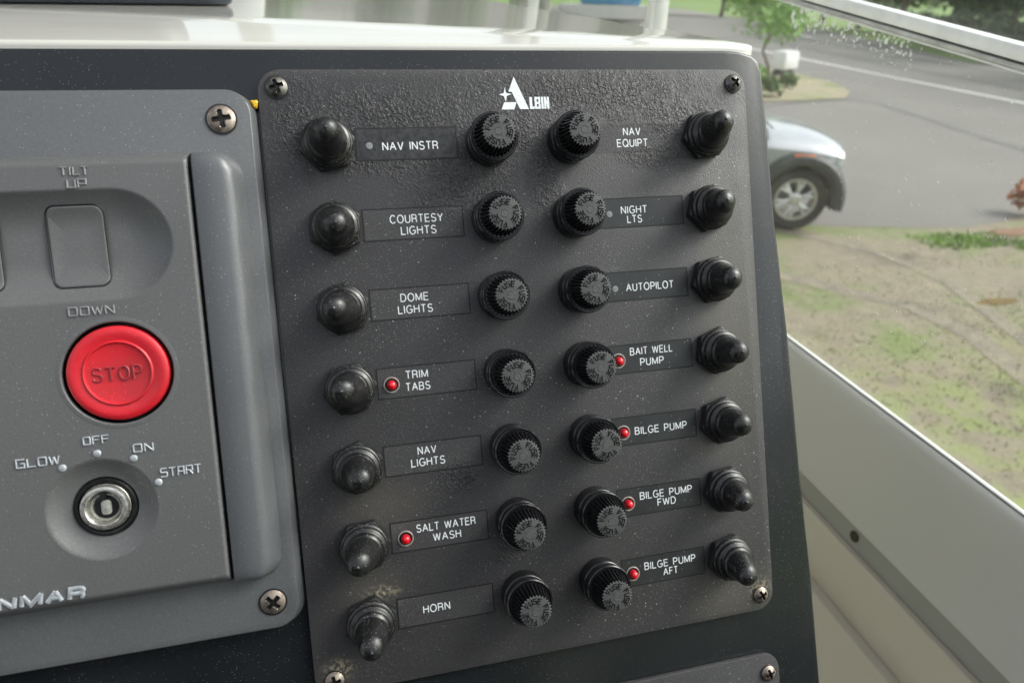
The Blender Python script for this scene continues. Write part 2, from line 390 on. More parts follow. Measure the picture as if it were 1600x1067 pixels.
def split_sharp(pts, lim=100):
    """break a polyline where it turns sharply, so every leg keeps its full width"""
    out = [[pts[0]]]
    for i in range(1, len(pts)):
        out[-1].append(pts[i])
        if i < len(pts) - 1:
            a = Vector(pts[i]) - Vector(pts[i - 1]); b = Vector(pts[i + 1]) - Vector(pts[i])
            if a.length > 1e-6 and b.length > 1e-6 and a.angle(b) > radians(lim): out.append([pts[i]])
    return out
G = {'T': [[(0, 1), (1, 1)], [(.5, 1), (.5, 0)]], 'I': [[(.5, 1), (.5, 0)]], 'L': [[(0, 1), (0, 0), (1, 0)]], 'U': [[(0, 1), (0, 0), (1, 0), (1, 1)]],
     'P': [[(0, 0), (0, 1), (1, 1), (1, .42), (0, .42)]], 'D': [[(0, 0), (0, 1), (.85, 1), (1, .85), (1, .15), (.85, 0), (0, 0)]],
     'O': [[(0, .1), (0, .9), (.1, 1), (.9, 1), (1, .9), (1, .1), (.9, 0), (.1, 0), (0, .1)]], 'W': [[(0, 1), (.25, 0), (.5, .9), (.75, 0), (1, 1)]],
     'N': [[(0, 0), (0, 1), (1, 0), (1, 1)]], 'F': [[(0, 0), (0, 1), (1, 1)], [(0, .52), (.85, .52)]], 'G': [[(1, 1), (0, 1), (0, 0), (1, 0), (1, .5), (.55, .5)]],
     'S': [[(1, 1), (.1, 1), (0, .9), (0, .6), (.1, .52), (.9, .52), (1, .42), (1, .1), (.9, 0), (0, 0)]], 'A': [[(0, 0), (.12, 1), (1, 1), (1, 0)], [(.05, .42), (1, .42)]],
     'R': [[(0, 0), (0, 1), (1, 1), (1, .45), (0, .45)], [(.55, .45), (1, 0)]], 'E': [[(1, 1), (0, 1), (0, 0), (1, 0)], [(0, .52), (.85, .52)]]}
def strokes(mb, word, x0, y0, width, height, z, r, gap=.35, flat=.9, fn=None, iw=.3):
    ws = [(iw if ch == 'I' else 1.25 if ch == 'W' else 1.0) for ch in word]
    unit = width / (sum(ws) + gap * (len(word) - 1)); x = x0
    for ch, wd in zip(word, ws):
        for pl in G[ch]:
            pts = []
            for i, (a, b) in enumerate(pl):
                pts.append((x + a * wd * unit, y0 + b * height, z))
            if fn: pts = [fn(*p) for p in pts]
            for q in split_sharp(pts): mb.tube(q, r, 6, flat=flat)
        x += (wd + gap) * unit
    return mb

# ------------------------------------------------------------------ ground and outdoors (world metres, ground z=0)
def sheet(name, pts, z, mat):
    mb = MB(); mb.add([(x, y, z) for x, y in pts], [tuple(range(len(pts)))])
    return kind(build(mb, name, mat, smooth=False))
def ground_mat(name, stops, sc=1.2, fsc=30, bd=.02):
    t = NT(name); a = t.ramp(t.noise(sc, 5, .6), stops)
    b = t.noise(fsc, 4, .7); c = t.mix(t.ramp(b, [(.35, .3), (.65, 0)]), a, tuple(x * .5 for x in stops[0][1]))
    t.set(Base_Color=c, Roughness=.9, Normal=t.bump(b, .8, bd)); return t.m
M['grass'] = ground_mat('grass_ground', [(.3, (.10, .17, .035)), (.6, (.16, .25, .06))], .15, 8)
M['verge'] = ground_mat('dry_verge', [(.34, (.12, .105, .085)), (.46, (.25, .21, .15)), (.54, (.24, .215, .145)), (.64, (.16, .20, .07))], .8, 6)
def green_south(mat):
    # the verge turns from trodden soil to weeds on the side nearer the boat's stern
    t = mat.node_tree; b = t.nodes['Principled BSDF']; src = b.inputs['Base Color'].links[0].from_socket
    co = t.nodes.new('ShaderNodeTexCoord'); sx = t.nodes.new('ShaderNodeSeparateXYZ'); t.links.new(co.outputs['Object'], sx.inputs[0])
    nz = t.nodes.new('ShaderNodeTexNoise'); nz.inputs['Scale'].default_value = 3.2; nz.inputs['Detail'].default_value = 5; t.links.new(co.outputs['Object'], nz.inputs['Vector'])
    f1 = t.nodes.new('ShaderNodeMapRange'); f1.inputs['From Min'].default_value = 4.6; f1.inputs['From Max'].default_value = 2.4; t.links.new(sx.outputs['Y'], f1.inputs['Value'])
    f2 = t.nodes.new('ShaderNodeMapRange'); f2.inputs['From Min'].default_value = .42; f2.inputs['From Max'].default_value = .58; t.links.new(nz.outputs[0], f2.inputs['Value'])
    m_ = t.nodes.new('ShaderNodeMath'); m_.operation = 'MULTIPLY'; t.links.new(f1.outputs[0], m_.inputs[0]); t.links.new(f2.outputs[0], m_.inputs[1])
    mx = t.nodes.new('ShaderNodeMixRGB'); mx.inputs[2].default_value = (.21, .24, .085, 1); t.links.new(m_.outputs[0], mx.inputs[0]); t.links.new(src, mx.inputs[1]); t.links.new(mx.outputs[0], b.inputs['Base Color'])
green_south(M['verge'])
M['sand'] = ground_mat('sand_island', [(.35, (.22, .24, .10)), (.48, (.34, .30, .22)), (.65, (.38, .31, .19))], .8, 20)
M['moss'] = ground_mat('green_turf', [(.3, (.12, .17, .05)), (.7, (.17, .25, .07))], 6, 60)
M['leafred'] = ground_mat('red_leaf_litter', [(.3, (.24, .13, .08)), (.7, (.31, .19, .12))], 6, 60)
M['mud'] = ground_mat('mud', [(.3, (.16, .10, .03)), (.7, (.22, .14, .04))], 6, 60)
M['asphalt'] = ground_mat('asphalt', [(.3, (.17, .16, .148)), (.7, (.21, .20, .185))], .35, 40, .004)
M['tar'] = ground_mat('tar', [(.3, (.12, .115, .11)), (.7, (.17, .165, .16))], 2, 40, .004)
M['line'] = simple('road_paint', (.72, .72, .70), .6, 0, 20, .1)
gm = MB(); gm.add([(-300, -300, 0), (300, -300, 0), (300, 300, 0), (-300, 300, 0)], [(0, 1, 2, 3)])
kind(build(gm, 'ground', M['grass'], smooth=False))
near = [(-6, 9.5), (0, 8.3), (3, 7.7), (5.31, 7.19), (6.0, 7.02), (6.8, 6.82), (7.6, 6.67), (8.4, 6.8), (9.03, 7.05), (11, 7.3), (14, 6.0), (20, 2), (24, -10)]
sheet('road', near + [(29, -10), (27.3, 10), (28.5, 28.2), (36.7, 46.5), (40, 59), (52, 105), (20, 110), (-6, 60)], .008, M['asphalt'])
sheet('verge', [(-8, -14), (16, -14), (18, 1)] + [(x + .0, y + .25) for x, y in reversed(near[:-2])] + [(-8, 9.8)], .004, M['verge'])
def ribbon(name, pts, wd, z, mat):
    mb = MB(); P = [Vector((x, y, 0)) for x, y in pts]; vs = []
    for i, p in enumerate(P):
        t = (P[min(i + 1, len(P) - 1)] - P[max(i - 1, 0)]).normalized(); n = Vector((-t.y, t.x, 0)) * wd * .5 * (1 + .25 * sin(i * 2.3))
        vs += [(p.x + n.x, p.y + n.y, z), (p.x - n.x, p.y - n.y, z)]
    mb.add(vs, [(2 * i, 2 * i + 1, 2 * i + 3, 2 * i + 2) for i in range(len(P) - 1)]); return kind(build(mb, name, mat, smooth=False))
ribbon('tar_seam', [(8, 14.6), (10, 15.8), (11.28, 16.34), (12.45, 16.8), (14.0, 17.04), (14.3, 16.3), (14.08, 15.4), (13.8, 14), (13.36, 12.6), (12.98, 10.7), (12.7, 9)], .26, .012, M['tar'])
ribbon('road_edge_line', [(23.5, 52), (20.51, 28.85), (19.6, 22), (18.93, 16.1), (18.4, 8)], .2, .012, M['line'])
ribbon('road_centre_line', [(34, 52), (30.86, 42.56), (28.4, 33), (27.12, 26.8), (25.8, 16)], .14, .012, M['line'])
ribbon('road_lane_dark_strip', [(28, 46), (24.5, 34), (22.4, 24), (21.4, 14)], 1.1, .0102, M['tar'])  # darker tar-coloured strip along the lane
sheet('planting_island', [(10.6, 16.9), (12.45, 16.9), (14.0, 17.3), (15.1, 18.5), (16.0, 20.4), (16.3, 22.5), (15.8, 26), (12, 27), (9, 22)], .03, M['sand'])
def patch(name, cx, cy, rx, ry, mat, z, n=22, seed=1):
    rr = random.Random(seed); pts = []
    for k in range(n):
        a = 2 * pi * k / n; q = 1 + rr.uniform(-.22, .22); pts.append((cx + rx * q * cos(a), cy + ry * q * sin(a)))
    return sheet(name, pts, z, mat)
patch('turf_patch', 7.25, 6.22, .3, .08, M['moss'], .0145, n=40, seed=3)
patch('turf_patch', 8.15, 5.95, .3, .08, M['moss'], .0145, n=40, seed=4)
M['rut'] = ground_mat('rut_soil', [(.35, (.17, .15, .12)), (.5, (.24, .21, .16)), (.62, (.27, .24, .165))], 3.5, 10)
ribbon('tyre_track', [(5.2, 7.0), (5.61, 6.49), (5.88, 5.96), (5.99, 5.17), (5.6, 3.9), (5.2, 3)], .16, .0085, M['rut'])
ribbon('tyre_track', [(4.2, 5.8), (4.68, 5.24), (5.1, 4.69), (5.2, 4.05), (5.0, 3.36), (4.8, 2.6)], .20, .0085, M['rut'])
patch('leaf_litter', 8.25, 6.38, .45, .14, M['leafred'], .018, seed=5)
patch('mud_patch', 6.06, 4.62, .22, .07, M['mud'], .01, seed=6)

# grass blades and litter on the verge
def blades(name, n, reg, mat, h0, h1, seed, lab):
    rr = random.Random(seed); mb = MB()
    for _ in range(n):
        x = rr.uniform(reg[0], reg[1]); y = rr.uniform(reg[2], reg[3])
        if seed < 9 and (sin(x * 1.9 + y * 1.3 + seed) + sin(y * 2.7 - x + seed) < -.1 or y > 6.3): continue
        if seed > 9 and (rr.random() > 1.2 - abs(2 * (x - reg[0]) / (reg[1] - reg[0]) - 1) or rr.random() > 1.2 - abs(2 * (y - reg[2]) / (reg[3] - reg[2]) - 1)): continue
        h = rr.uniform(h0, h1); a = rr.uniform(0, pi); wv = .012; lx, ly = rr.uniform(-h, h), rr.uniform(-h, h)
        mb.add([(x - wv * cos(a), y - wv * sin(a), 0), (x + wv * cos(a), y + wv * sin(a), 0), (x + lx, y + ly, h)], [(0, 1, 2)])
    o = build(mb, name, mat, smooth=False); o['kind'] = 'stuff'; o['label'] = lab; o['category'] = 'grass'; return o
blades('verge_grass', 11000, (2.6, 7.5, .8, 4.9), simple('blade_green', (.24, .31, .10), .8, 0, 3, .4),   .008, .022, 2, 'short green grass growing through the dry verge outside the window')
blades('dead_grass', 12000, (2.8, 9, 1.5, 6.4), simple('blade_straw', (.44, .40, .28), .8, 0, 3, .4),   .008, .02, 5, 'pale dead grass strewn over the verge outside the window')

GM_ = simple('blade_fresh', (.17, .30, .05), .8, 0, 3, .4)
blades('turf_tufts', 1500, (6.6, 7.9, 5.95, 6.5), GM_, .02, .07, 11, 'fresh green grass tuft at the edge of the asphalt outside the window')
blades('turf_tufts', 1500, (7.6, 8.9, 5.7, 6.2), GM_, .02, .07, 12, 'fresh green grass tuft at the edge of the asphalt, right one by the orange leaves')
blades('weeds', 9000, (4.6, 7.2, 1.2, 3.6), simple('blade_weed', (.25, .33, .09), .8, 0, 3, .4), .01, .04, 13, 'yellow green weeds on the verge, lower right outside the window')
# trees and shrubs
def leaf_blob(mb, rr, cx, cy, cz, rx, ry, rz, n, s):
    for _ in range(n):
        while True:
            a = Vector((rr.uniform(-1, 1), rr.uniform(-1, 1), rr.uniform(-1, 1)))
            if a.length < 1: break
        a *= .55 + .45 * rr.random()
        p = Vector((cx + a.x * rx, cy + a.y * ry, cz + a.z * rz)); d = Vector((rr.gauss(0, 1), rr.gauss(0, 1), rr.gauss(0, 1))).normalized()
        e = d.orthogonal().normalized(); g = d.cross(e); k = s * rr.uniform(.6, 1.3)
        mb.add([p + e * k, p + g * k * .5, p - e * k, p - g * k * .5], [(0, 1, 2, 3)])
def leaf_mat(name, c):
    t = NT(name); t.set(Base_Color=t.ramp(t.noise(1.1, 4), [(.3, tuple(x * .6 for x in c)), (.7, tuple(min(1, x * 1.35) for x in c))]), Roughness=.6); return t.m
LM = [leaf_mat('leaf_dark', (.045, .085, .03)), leaf_mat('leaf_mid', (.09, .17, .04)), leaf_mat('leaf_light', (.22, .40, .08)), leaf_mat('leaf_orange', (.5, .16, .05))]
M['bark'] = simple('bark', (.12, .095, .075), .9, 0, 8, .3)
def tree_mesh(seed, h, cr, leaf, n=1500, s=.22, trunk=.16, low=.3):
    rr = random.Random(seed); tb = MB(); cb = MB()
    pts = [(rr.uniform(-.1, .1) * i, rr.uniform(-.1, .1) * i, h * .72 * i / 5) for i in range(6)]
    tb.tube(pts, lambda i: trunk * (1 - i * .14), 8)
    for k in range(7):
        a = rr.uniform(0, 2 * pi); z = h * rr.uniform(low, .65); L = cr * rr.uniform(.5, .9)
        tb.tube([(0, 0, z), (cos(a) * L * .5, sin(a) * L * .5, z + L * .35), (cos(a) * L, sin(a) * L, z + L * .6)], lambda i: trunk * .45 * (1 - i * .3), 6)
        leaf_blob(cb, rr, cos(a) * L * .8, sin(a) * L * .8, z + L * .6, cr * .55, cr * .55, cr * .5, n // 10, s)
    for k in range(3): leaf_blob(cb, rr, rr.uniform(-.3, .3) * cr, rr.uniform(-.3, .3) * cr, h * (.55 + .17 * k), cr * .75, cr * .75, h * .18, n // 10, s)
    return tb, cb
def make_tree(name, loc, seed, h, cr, leaf, label, group=None, n=1500, s=.22, trunk=.16, low=.3, cat='tree'):
    tb, cb = tree_mesh(seed, h, cr, leaf, n, s, trunk, low)
    r = thing(name, label, cat, loc=loc, group=group)
    build(tb, 'trunk', M['bark'], r); build(cb, 'crown', LM[leaf], r, smooth=False); return r
GT = 'trees standing beyond the road'
t1 = make_tree('broadleaf_tree', (34, 27, 0), 11, 10, 4.2, 0, 'dark green tree beyond the road, seen at the top right behind the white window rail', GT, 3000, .34, .25, .08)
t2 = make_tree('broadleaf_tree', (44, 55, 0), 12, 9, 4.5, 1, 'mid green tree beyond the road, in the far greenery above the dashboard corner', GT, 3000, .34, .25, .08)
TS = [(36, 33, 0, 0), (38, 39, 1, 0), (31.5, 20, 2, 0), (30.5, 13, .6, 0), (30, 5, 2.3, 0), (41, 47, 1.2, 1), (47, 64, 2.5, 0), (43, 76, .4, 1), (36, 84, 1.8, 1), (28, 92, 3, 0), (18, 96, .9, 1), (8, 92, 2, 0), (-4, 88, 1.1, 1), (-16, 84, .2, 0), (-30, 76, 2.7, 1), (-42, 60, 1.6, 0),
      (-46, 40, 0, 0), (-48, 20, 1, 1), (-44, 0, 2, 0), (-36, -16, 1, 0), (-26, -26, .3, 1), (-16, -30, 2, 0), (-6, -33, 1, 0), (4, -33, 0, 1), (14, -31, 2, 0), (24, -24, 1, 0)]  # those behind the boat are unseen, added to darken reflections
for x, y, r_, k in TS:
    o = copy_tree(t1 if k == 0 else t2); o.location = (x, y, 0); o.rotation_euler.z = r_ * 2.1; o.scale = (1, 1, .85 + .12 * (r_ % 2))
    o['label'] = 'one tree of the dense green tree belt around the yard, beyond the road and lawns; those astern are unseen, added for dark reflections'
# roadside hedge
def shrub(name, loc, rx, ry, rz, leaf, n, s, label, cat, seed, group=None):
    rr = random.Random(seed); fb = MB(); sb = MB()
    for k in range(max(3, n // 250)):
        leaf_blob(fb, rr, rr.uniform(-.6, .6) * rx, rr.uniform(-.6, .6) * ry, rz * rr.uniform(.7, 1.2), rx * .55, ry * .55, rz * .6, 250, s)
    for k in range(6):
        a = rr.uniform(0, 6.28); sb.tube([(0, 0, 0), (cos(a) * rx * .4, sin(a) * ry * .4, rz), (cos(a) * rx * .6, sin(a) * ry * .6, rz * 1.5)], .02, 5)
    r = thing(name, label, cat, loc=loc, group=group); build(fb, 'foliage', LM[leaf], r, smooth=False); build(sb, 'stem', M['bark'], r); return r
HG = 'dark shrubs in the hedge along the far side of the road'
h0 = shrub('hedge_shrub', (33, 30, 0), 2.0, 3.0, 1.0, 0, 1600, .16, 'shrub in the dark hedge across the road under the window rail', 'shrub', 5, HG)
for k, (x, y) in enumerate([(35, 34.5), (37.2, 39.5), (39.5, 44.5), (31.6, 24.5), (30.8, 19), (30, 13.5), (42, 50)]):
    o = copy_tree(h0); o.location = (x, y, 0); o.rotation_euler.z = .4 + (k % 3) * .3
shrub('island_bush', (12.15, 17.6, .03), .55, .5, .42, 1, 900, .06, 'low dark green bush on the sandy island, right one of two by the car', 'bush', 8)
shrub('island_bush', (11.2, 18.1, .03), .8, .5, .5, 2, 1000, .07, 'bright green bush on the sandy island, nearest the dashboard edge', 'bush', 9)
yt = make_tree('young_tree', (13.3, 20.0, .03), 21, 3.6, 1.35, 2, 'slender young tree with light green leaves leaning over the sandy island', None, 2200, .085, .05, .35)
yt.rotation_euler = (radians(-4), radians(-14), .6)
shrub('autumn_shrub', (9.1, 6.95, 0), .36, .34, .36, 3, 900, .05, 'orange red leaved shrub at the right edge of the view beside the asphalt', 'shrub', 10)

# white utility box on the island
ub = thing('utility_box', 'small white box on a dark base beyond the bushes, by the road edge', 'utility box', loc=(15.6, 22.7, .03), rz=.5)
mb = MB(); mb.prism(rrect(-.5, .5, -.27, .27, .1, 4), .2, .70); build(mb, 'cabinet', simple('box_white', (.8, .8, .8), .5, 0, 3, .05), ub, bevel=.03)
mb = MB(); mb.box(-.36, .36, -.2, .2, 0, .158); build(mb, 'plinth', simple('box_dark', (.05, .055, .06), .7, 0, 3, .1), ub, bevel=.01)
mb = MB(); mb.prism(rrect(-.47, .47, -.24, .24, .1, 4), .702, .76); build(mb, 'lid', simple('box_lid', (.74, .75, .75), .5, 0, 3, .05), ub, bevel=.015)

# far boat on a trailer
def far_boat(loc, rz):
    r = thing('trailered_boat', 'white motorboat with blue cover parked far off by the trees', 'boat', loc=loc, rz=rz)
    st = [(-2.6, .95, .55), (-1, 1.1, .5), (1, 1.0, .5), (2.2, .6, .7), (3.0, .06, 1.2)]
    vs = []; fs = []
    for x, hw, zb in st: vs += [(x, -hw, 1.55), (x, -hw * .85, zb + .25), (x, 0, zb), (x, hw * .85, zb + .25), (x, hw, 1.55)]
    for i in range(4):
        for j in range(4): fs.append((i * 5 + j, i * 5 + j + 1, i * 5 + j + 6, i * 5 + j + 5))
        fs.append((i * 5 + 4, i * 5, i * 5 + 5, i * 5 + 9))
    fs.append((0, 1, 2, 3, 4)); mb = MB(); mb.add(vs, fs); build(mb, 'hull', M['hull'], r)
    mb = MB(); mb.prism([(-2.2, -.8), (.6, -.85), (1.6, -.4), (1.6, .4), (.6, .85), (-2.2, .8)], 1.56, 2.2, None); build(mb, 'cover', simple('cover_blue', (.05, .22, .42), .7, 0, 3, .1), r, bevel=.15)
    for s_ in (-1, 1):
        mb = MB(); mb.lathe([(.0, -.1), (.33, -.1), (.33, .1), (0, .1)], 20, top=False); mb.xf(lambda x, y, z: (x - .6, z + s_ * 1.0, y + .33)); build(mb, 'wheel', M['gasket'], r)
    mb = MB(); mb.box(-2.4, 3.6, -.08, .08, .38, .5).box(-1.0, -.2, -1, 1, .3, .42); build(mb, 'trailer_frame', M['alu_grey'], r, bevel=.01)
far_boat((18.4, 47.5, .0), 2.9)

# ------------------------------------------------------------------ parked SUV
def car():
    hd = radians(-19); cw = Vector((1.42, -.80)); cxy = Vector((5.38, 7.06))
    off = Vector((cw.x * cos(hd) - cw.y * sin(hd), cw.x * sin(hd) + cw.y * cos(hd)))
    r = thing('parked_car', 'silver SUV parked outside, front half showing with black arch trim and orange marker', 'car', loc=(cxy.x - off.x, cxy.y - off.y, .009), rz=hd)
    paint = NT('car_silver'); paint.set(Base_Color=paint.ramp(paint.noise(3, 3), [(.3, (.32, .34, .365)), (.7, (.37, .39, .42))]), Roughness=.3, Metallic=.35); paint.b.inputs['Coat Weight'].default_value = .8
    clad = simple('car_cladding', (.045, .048, .052), .55, 0, 20, .15); cg = simple('car_glass', (.02, .025, .03), .05, 0, 2, .1, spec=.8)
    # stations along x: (x, z bottom, z shoulder, z top centre, half width)
    st = [(-2.3, .45, .95, 1.0, .78), (-2.15, .38, 1.02, 1.07, .88), (-1.4, .32, 1.06, 1.1, .93), (0, .30, 1.05, 1.1, .93), (.75, .30, 1.04, 1.13, .93), (1.0, .30, 1.03, 1.14, .93),
          (1.5, .32, 1.0, 1.12, .925), (1.9, .34, .97, 1.08, .92), (2.12, .36, .96, 1.05, .90), (2.27, .40, .93, 1.01, .86), (2.33, .46, .89, .95, .80)]
    vs = []; fs = []; K = 11
    for x, zb, zs, zt, hw in st:
        x = x if x < 1.42 else 1.42 + (x - 1.42) * .56
        ring = [(hw * .86, zb), (hw * .97, zb + .08), (hw * .99, zb + (zs - zb) * .35), (hw, zb + (zs - zb) * .62), (hw * .985, zs - .06), (hw * .93, zs), (hw * .8, zs + (zt - zs) * .45), (hw * .66, zs + (zt - zs) * .75), (hw * .4, zt), (hw * .2, zt + .005), (0, zt + .006)]
        full = [(-a, b) for a, b in ring] + [(a, b) for a, b in reversed(ring[:-1])]
        vs += [(x, a, b) for a, b in full]
    n = 2 * K - 1
    for i in range(len(st) - 1):
        for j in range(n):
            j2 = (j + 1) % n; fs.append((i * n + j, i * n + j2, (i + 1) * n + j2, (i + 1) * n + j))
    fs += [tuple(range(n)), tuple((len(st) - 1) * n + j for j in range(n))]
    mb = MB(); mb.add(vs, fs); body = build(mb, 'body', paint.m, r, angle=28)
    for x in (1.42, -1.35):
        for s_ in (-1, 1):
            cb = MB(); cb.lathe([(.44, -.3), (.44, .3)], 32, bot=True); cb.xf(lambda a, b, c, x=x, s_=s_: (x + a, s_ * .95 + c, .385 + b)); co = build(cb, 'cutter', M['gasket'], r)
            bo = body.modifiers.new('b', 'BOOLEAN'); bo.operation = 'DIFFERENCE'; bo.object = co; bo.solver = 'EXACT'
            bpy.context.view_layer.update(); me = bpy.data.meshes.new_from_object(body.evaluated_get(bpy.context.evaluated_depsgraph_get()))
            body.modifiers.clear(); body.data = me; bpy.data.objects.remove(co)
            # arch trim
            a_ = MB(); pts = []
            for k in range(25):
                an = radians(-12 + 204 * k / 24); pts.append((x + .475 * cos(an), s_ * .925, .385 + .475 * sin(an)))
            a_.tube(pts, .085, 8); build(a_, 'arch_trim', clad, r)
            wl = MB(); tyre = [(.25, -.11), (.34, -.12), (.375, -.08), (.375, .08), (.34, .12), (.25, .11), (.25, -.11)]
            wl.lathe(tyre, 40, top=False); wl.xf(lambda a, b, c, x=x, s_=s_: (x + a, s_ * .80 + c, .375 + b)); wh = build(wl, 'wheel', simple('tyre', (.03, .03, .032), .8, 0, 20, .2), r)
            rm = MB(); rm.lathe([(.25, -.09), (.25, .1), (.225, .1), (.21, .02), (.21, -.05)], 40, top=False)
            rm.lathe([(.075, .0), (.075, .07), (.05, .085)], 16)
            for k in range(6):
                an = 2 * pi * k / 6 + .3
                for q in (-.045, .045):
                    rm.tube([(.06 * cos(an), .06 * sin(an), .05), (.15 * cos(an + q * 2), .15 * sin(an + q * 2), .07), (.225 * cos(an + q * 4), .225 * sin(an + q * 4), .05)], .022, 6)
            rm.xf(lambda a, b, c, x=x, s_=s_: (x + a, s_ * (.80 + c * 1.0), .375 + b)); build(rm, 'rim', simple('rim_alloy', (.62, .62, .6), .3, .7, 30, .1), wh)
    # lower cladding, bumper, lights, cabin
    for s_ in (-1, 1):
        mb = MB(); mb.box(-.85, .92, s_ * .93 - .02, s_ * .93 + .02, .3, .5); build(mb, 'sill_cladding', clad, r, bevel=.015)
        mb = MB(); mb.box(1.42 - .14, 1.42 + .1, s_ * .972 - .012, s_ * .972 + .012, .80, .86); mb.xf(lambda a, b, c: (a, b, c + .06)); build(mb, 'side_marker', simple('marker_orange', (.85, .20, .04), .25, 0, 20, .1), r, bevel=.01)
        mb = MB(); mb.prism([(1.68, .88), (1.80, .88), (1.89, .82), (1.85, .75), (1.70, .77)], -.05, .05); mb.xf(lambda a, b, c, s_=s_: (a, s_ * (.875 - (a - 1.68) * .30) + c, b + .0)); build(mb, 'headlight', simple('headlight', (.55, .58, .6), .08, .1, 20, .2), r, bevel=.01)
    mb = MB(); mb.add([], []); 
    bs = [(1.76, .915, .30), (1.84, .89, .33), (1.91, .80, .36), (1.945, .5, .38), (1.955, 0, .385)]
    vs = []; fs = []
    for x, hw, z in bs: vs += [(x, -hw, z), (x + .02, -hw - .015, z + .34)]
    for x, hw, z in reversed(bs[:-1]): vs += [(x, hw, z), (x + .02, hw + .015, z + .34)]
    k_ = len(vs) // 2
    for i in range(k_ - 1): fs.append((2 * i, 2 * i + 1, 2 * i + 3, 2 * i + 2))
    mb.add(vs, fs); b_ = build(mb, 'bumper', clad, r); sm = b_.modifiers.new('s', 'SOLIDIFY'); sm.thickness = .03
    cs = [(-2.2, 1.04, 1.06, .70), (-1.9, 1.06, 1.62, .68), (-1.2, 1.08, 1.70, .70), (0, 1.09, 1.71, .71), (.35, 1.09, 1.66, .70), (1.02, 1.10, 1.12, .66)]
    vs = []; fs = []
    for x, z0, z1, hw in cs: vs += [(x, -.86, z0), (x, -hw, z1 - .04), (x, -hw + .1, z1), (x, hw - .1, z1), (x, hw, z1 - .04), (x, .86, z0)]
    for i in range(5):
        for j in range(5): fs.append((i * 6 + j, i * 6 + j + 1, i * 6 + j + 7, i * 6 + j + 6))
    fs += [(0, 1, 2, 3, 4, 5)]; mb = MB(); mb.add(vs, fs); build(mb, 'cabin', paint.m, r, angle=25)
    for s_ in (-1, 1):
        for xa, xb, ta, tb in ((-1.75, -.95, .05, 0), (-.88, -.02, 0, 0), (.05, .85, 0, .4)):
            mb = MB(); q = lambda x, t: (x, s_ * (.872 - .155 * t), 1.12 + .5 * t)
            vs = [q(xa + ta, .05), q(xb, .05), q(xb - tb, .88), q(xa + ta * 3, .88)]; mb.add(vs, [(0, 1, 2, 3)])
            g_ = build(mb, 'window', cg, r, smooth=False); sm = g_.modifiers.new('s', 'SOLIDIFY'); sm.thickness = .02
        mb = MB(); mb.prism(rrect(.62, .86, s_ * 1.02 - .08, s_ * 1.02 + .08, .04, 3), 1.06, 1.22); build(mb, 'mirror', paint.m, r, bevel=.03)
    mb = MB(); mb.add([(.40, -.62, 1.64), (.40, .62, 1.64), (1.04, .72, 1.15), (1.04, -.72, 1.15)], [(0, 1, 2, 3)]); mb.xf(lambda a, b, c: (a + .02, b, c + .01)); g_ = build(mb, 'windscreen', cg, r, smooth=False)
    g_.modifiers.new('s', 'SOLIDIFY').thickness = .015
car()

# ------------------------------------------------------------------ boat shell around the helm (real metres, world axes)
def yext(prof, y0, y1):
    """extrude an open x-z profile along y as a closed solid"""
    mb = MB(); n = len(prof); vs = [(x, y0, z) for x, z in prof] + [(x, y1, z) for x, z in prof]
    fs = [(i, (i + 1) % n, n + (i + 1) % n, n + i) for i in range(n)] + [tuple(range(n)), tuple(reversed(range(n, 2 * n)))]
    return mb.add(vs, fs)
XS = .347
bh = thing('boat_hull', 'white boat hull side below the window, cream painted inside', 'boat hull', loc=(0, 0, 0))
hullp = [(XS, 2.12), (XS, 1.0), (XS + .05, 1.0), (XS + .06, 2.12)]
build(yext(hullp, -1.2, .72), 'hull_side', M['liner'], bh)
build(yext([(-1.75, 2.3), (-1.72, 1.0), (-1.67, 1.0), (-1.68, 2.3)], -1.2, .72), 'hull_side', M['hull'], bh)
mb = MB(); mb.box(-1.72, XS + .03, -1.2, .72, .95, .999); build(mb, 'deck', M['hull'], bh)
# side coaming: rim, wall, recessed band, liner
sc_ = thing('side_coaming', 'pale grey sill wall under the side window with a dark screw hole', 'sill', loc=(0, 0, 0))
rim = [(XS + .010, 2.28), (XS + .010, 2.3085), (XS + .006, 2.3095), (XS + .003, 2.308), (XS + .001, 2.305), (XS, 2.300), (XS - .001, 2.292), (XS, 2.28), (XS, 2.204), (XS + .010, 2.204)]
build(yext(rim, -.9, .652), 'sill_wall', M['sill'], sc_, angle=60)
build(yext([(XS + .0062, 2.3096), (XS + .0075, 2.3103), (XS + .0105, 2.3095), (XS + .0105, 2.3088)], -.9, .652), 'rim_highlight_strip', M['alu'], sc_)  # white strip added to stand for the bright highlight along the rim
build(yext([(XS + .0052, 2.3098), (XS + .0061, 2.3100), (XS + .0061, 2.3094), (XS + .0052, 2.3092)], -.9, .652), 'rim_seal', M['gasket'], sc_)
build(yext([(XS + .004, 2.2035), (XS + .004, 2.1795), (XS + .03, 2.1795), (XS + .03, 2.2035)], -.9, .70), 'recessed_band', M['band'], sc_)
build(yext([(XS - .001, 2.179), (XS - .001, 2.119), (XS + .03, 2.119), (XS + .03, 2.179)], -.9, .70), 'lower_board', M['liner'], sc_, bevel=.0015)
build(yext([(XS - .010, 2.1185), (XS - .012, 2.0), (XS - .02, 1.9), (XS + .03, 1.9), (XS + .03, 2.1185)], -.9, .70), 'liner_board', M['liner'], sc_, bevel=.002)
mb = MB(); mb.lathe([(5.0, 0), (4.8, .5), (3.4, .35), (.1, .3)], 24, top=True); mb.xf(lambda x, y, z: (XS + .0035 - z * .001, .152 + x * .001, 2.1915 + y * .001)); build(mb, 'screw_hole', simple('rusty_hole', (.03, .018, .014), .6, .2, 900, .4), sc_)

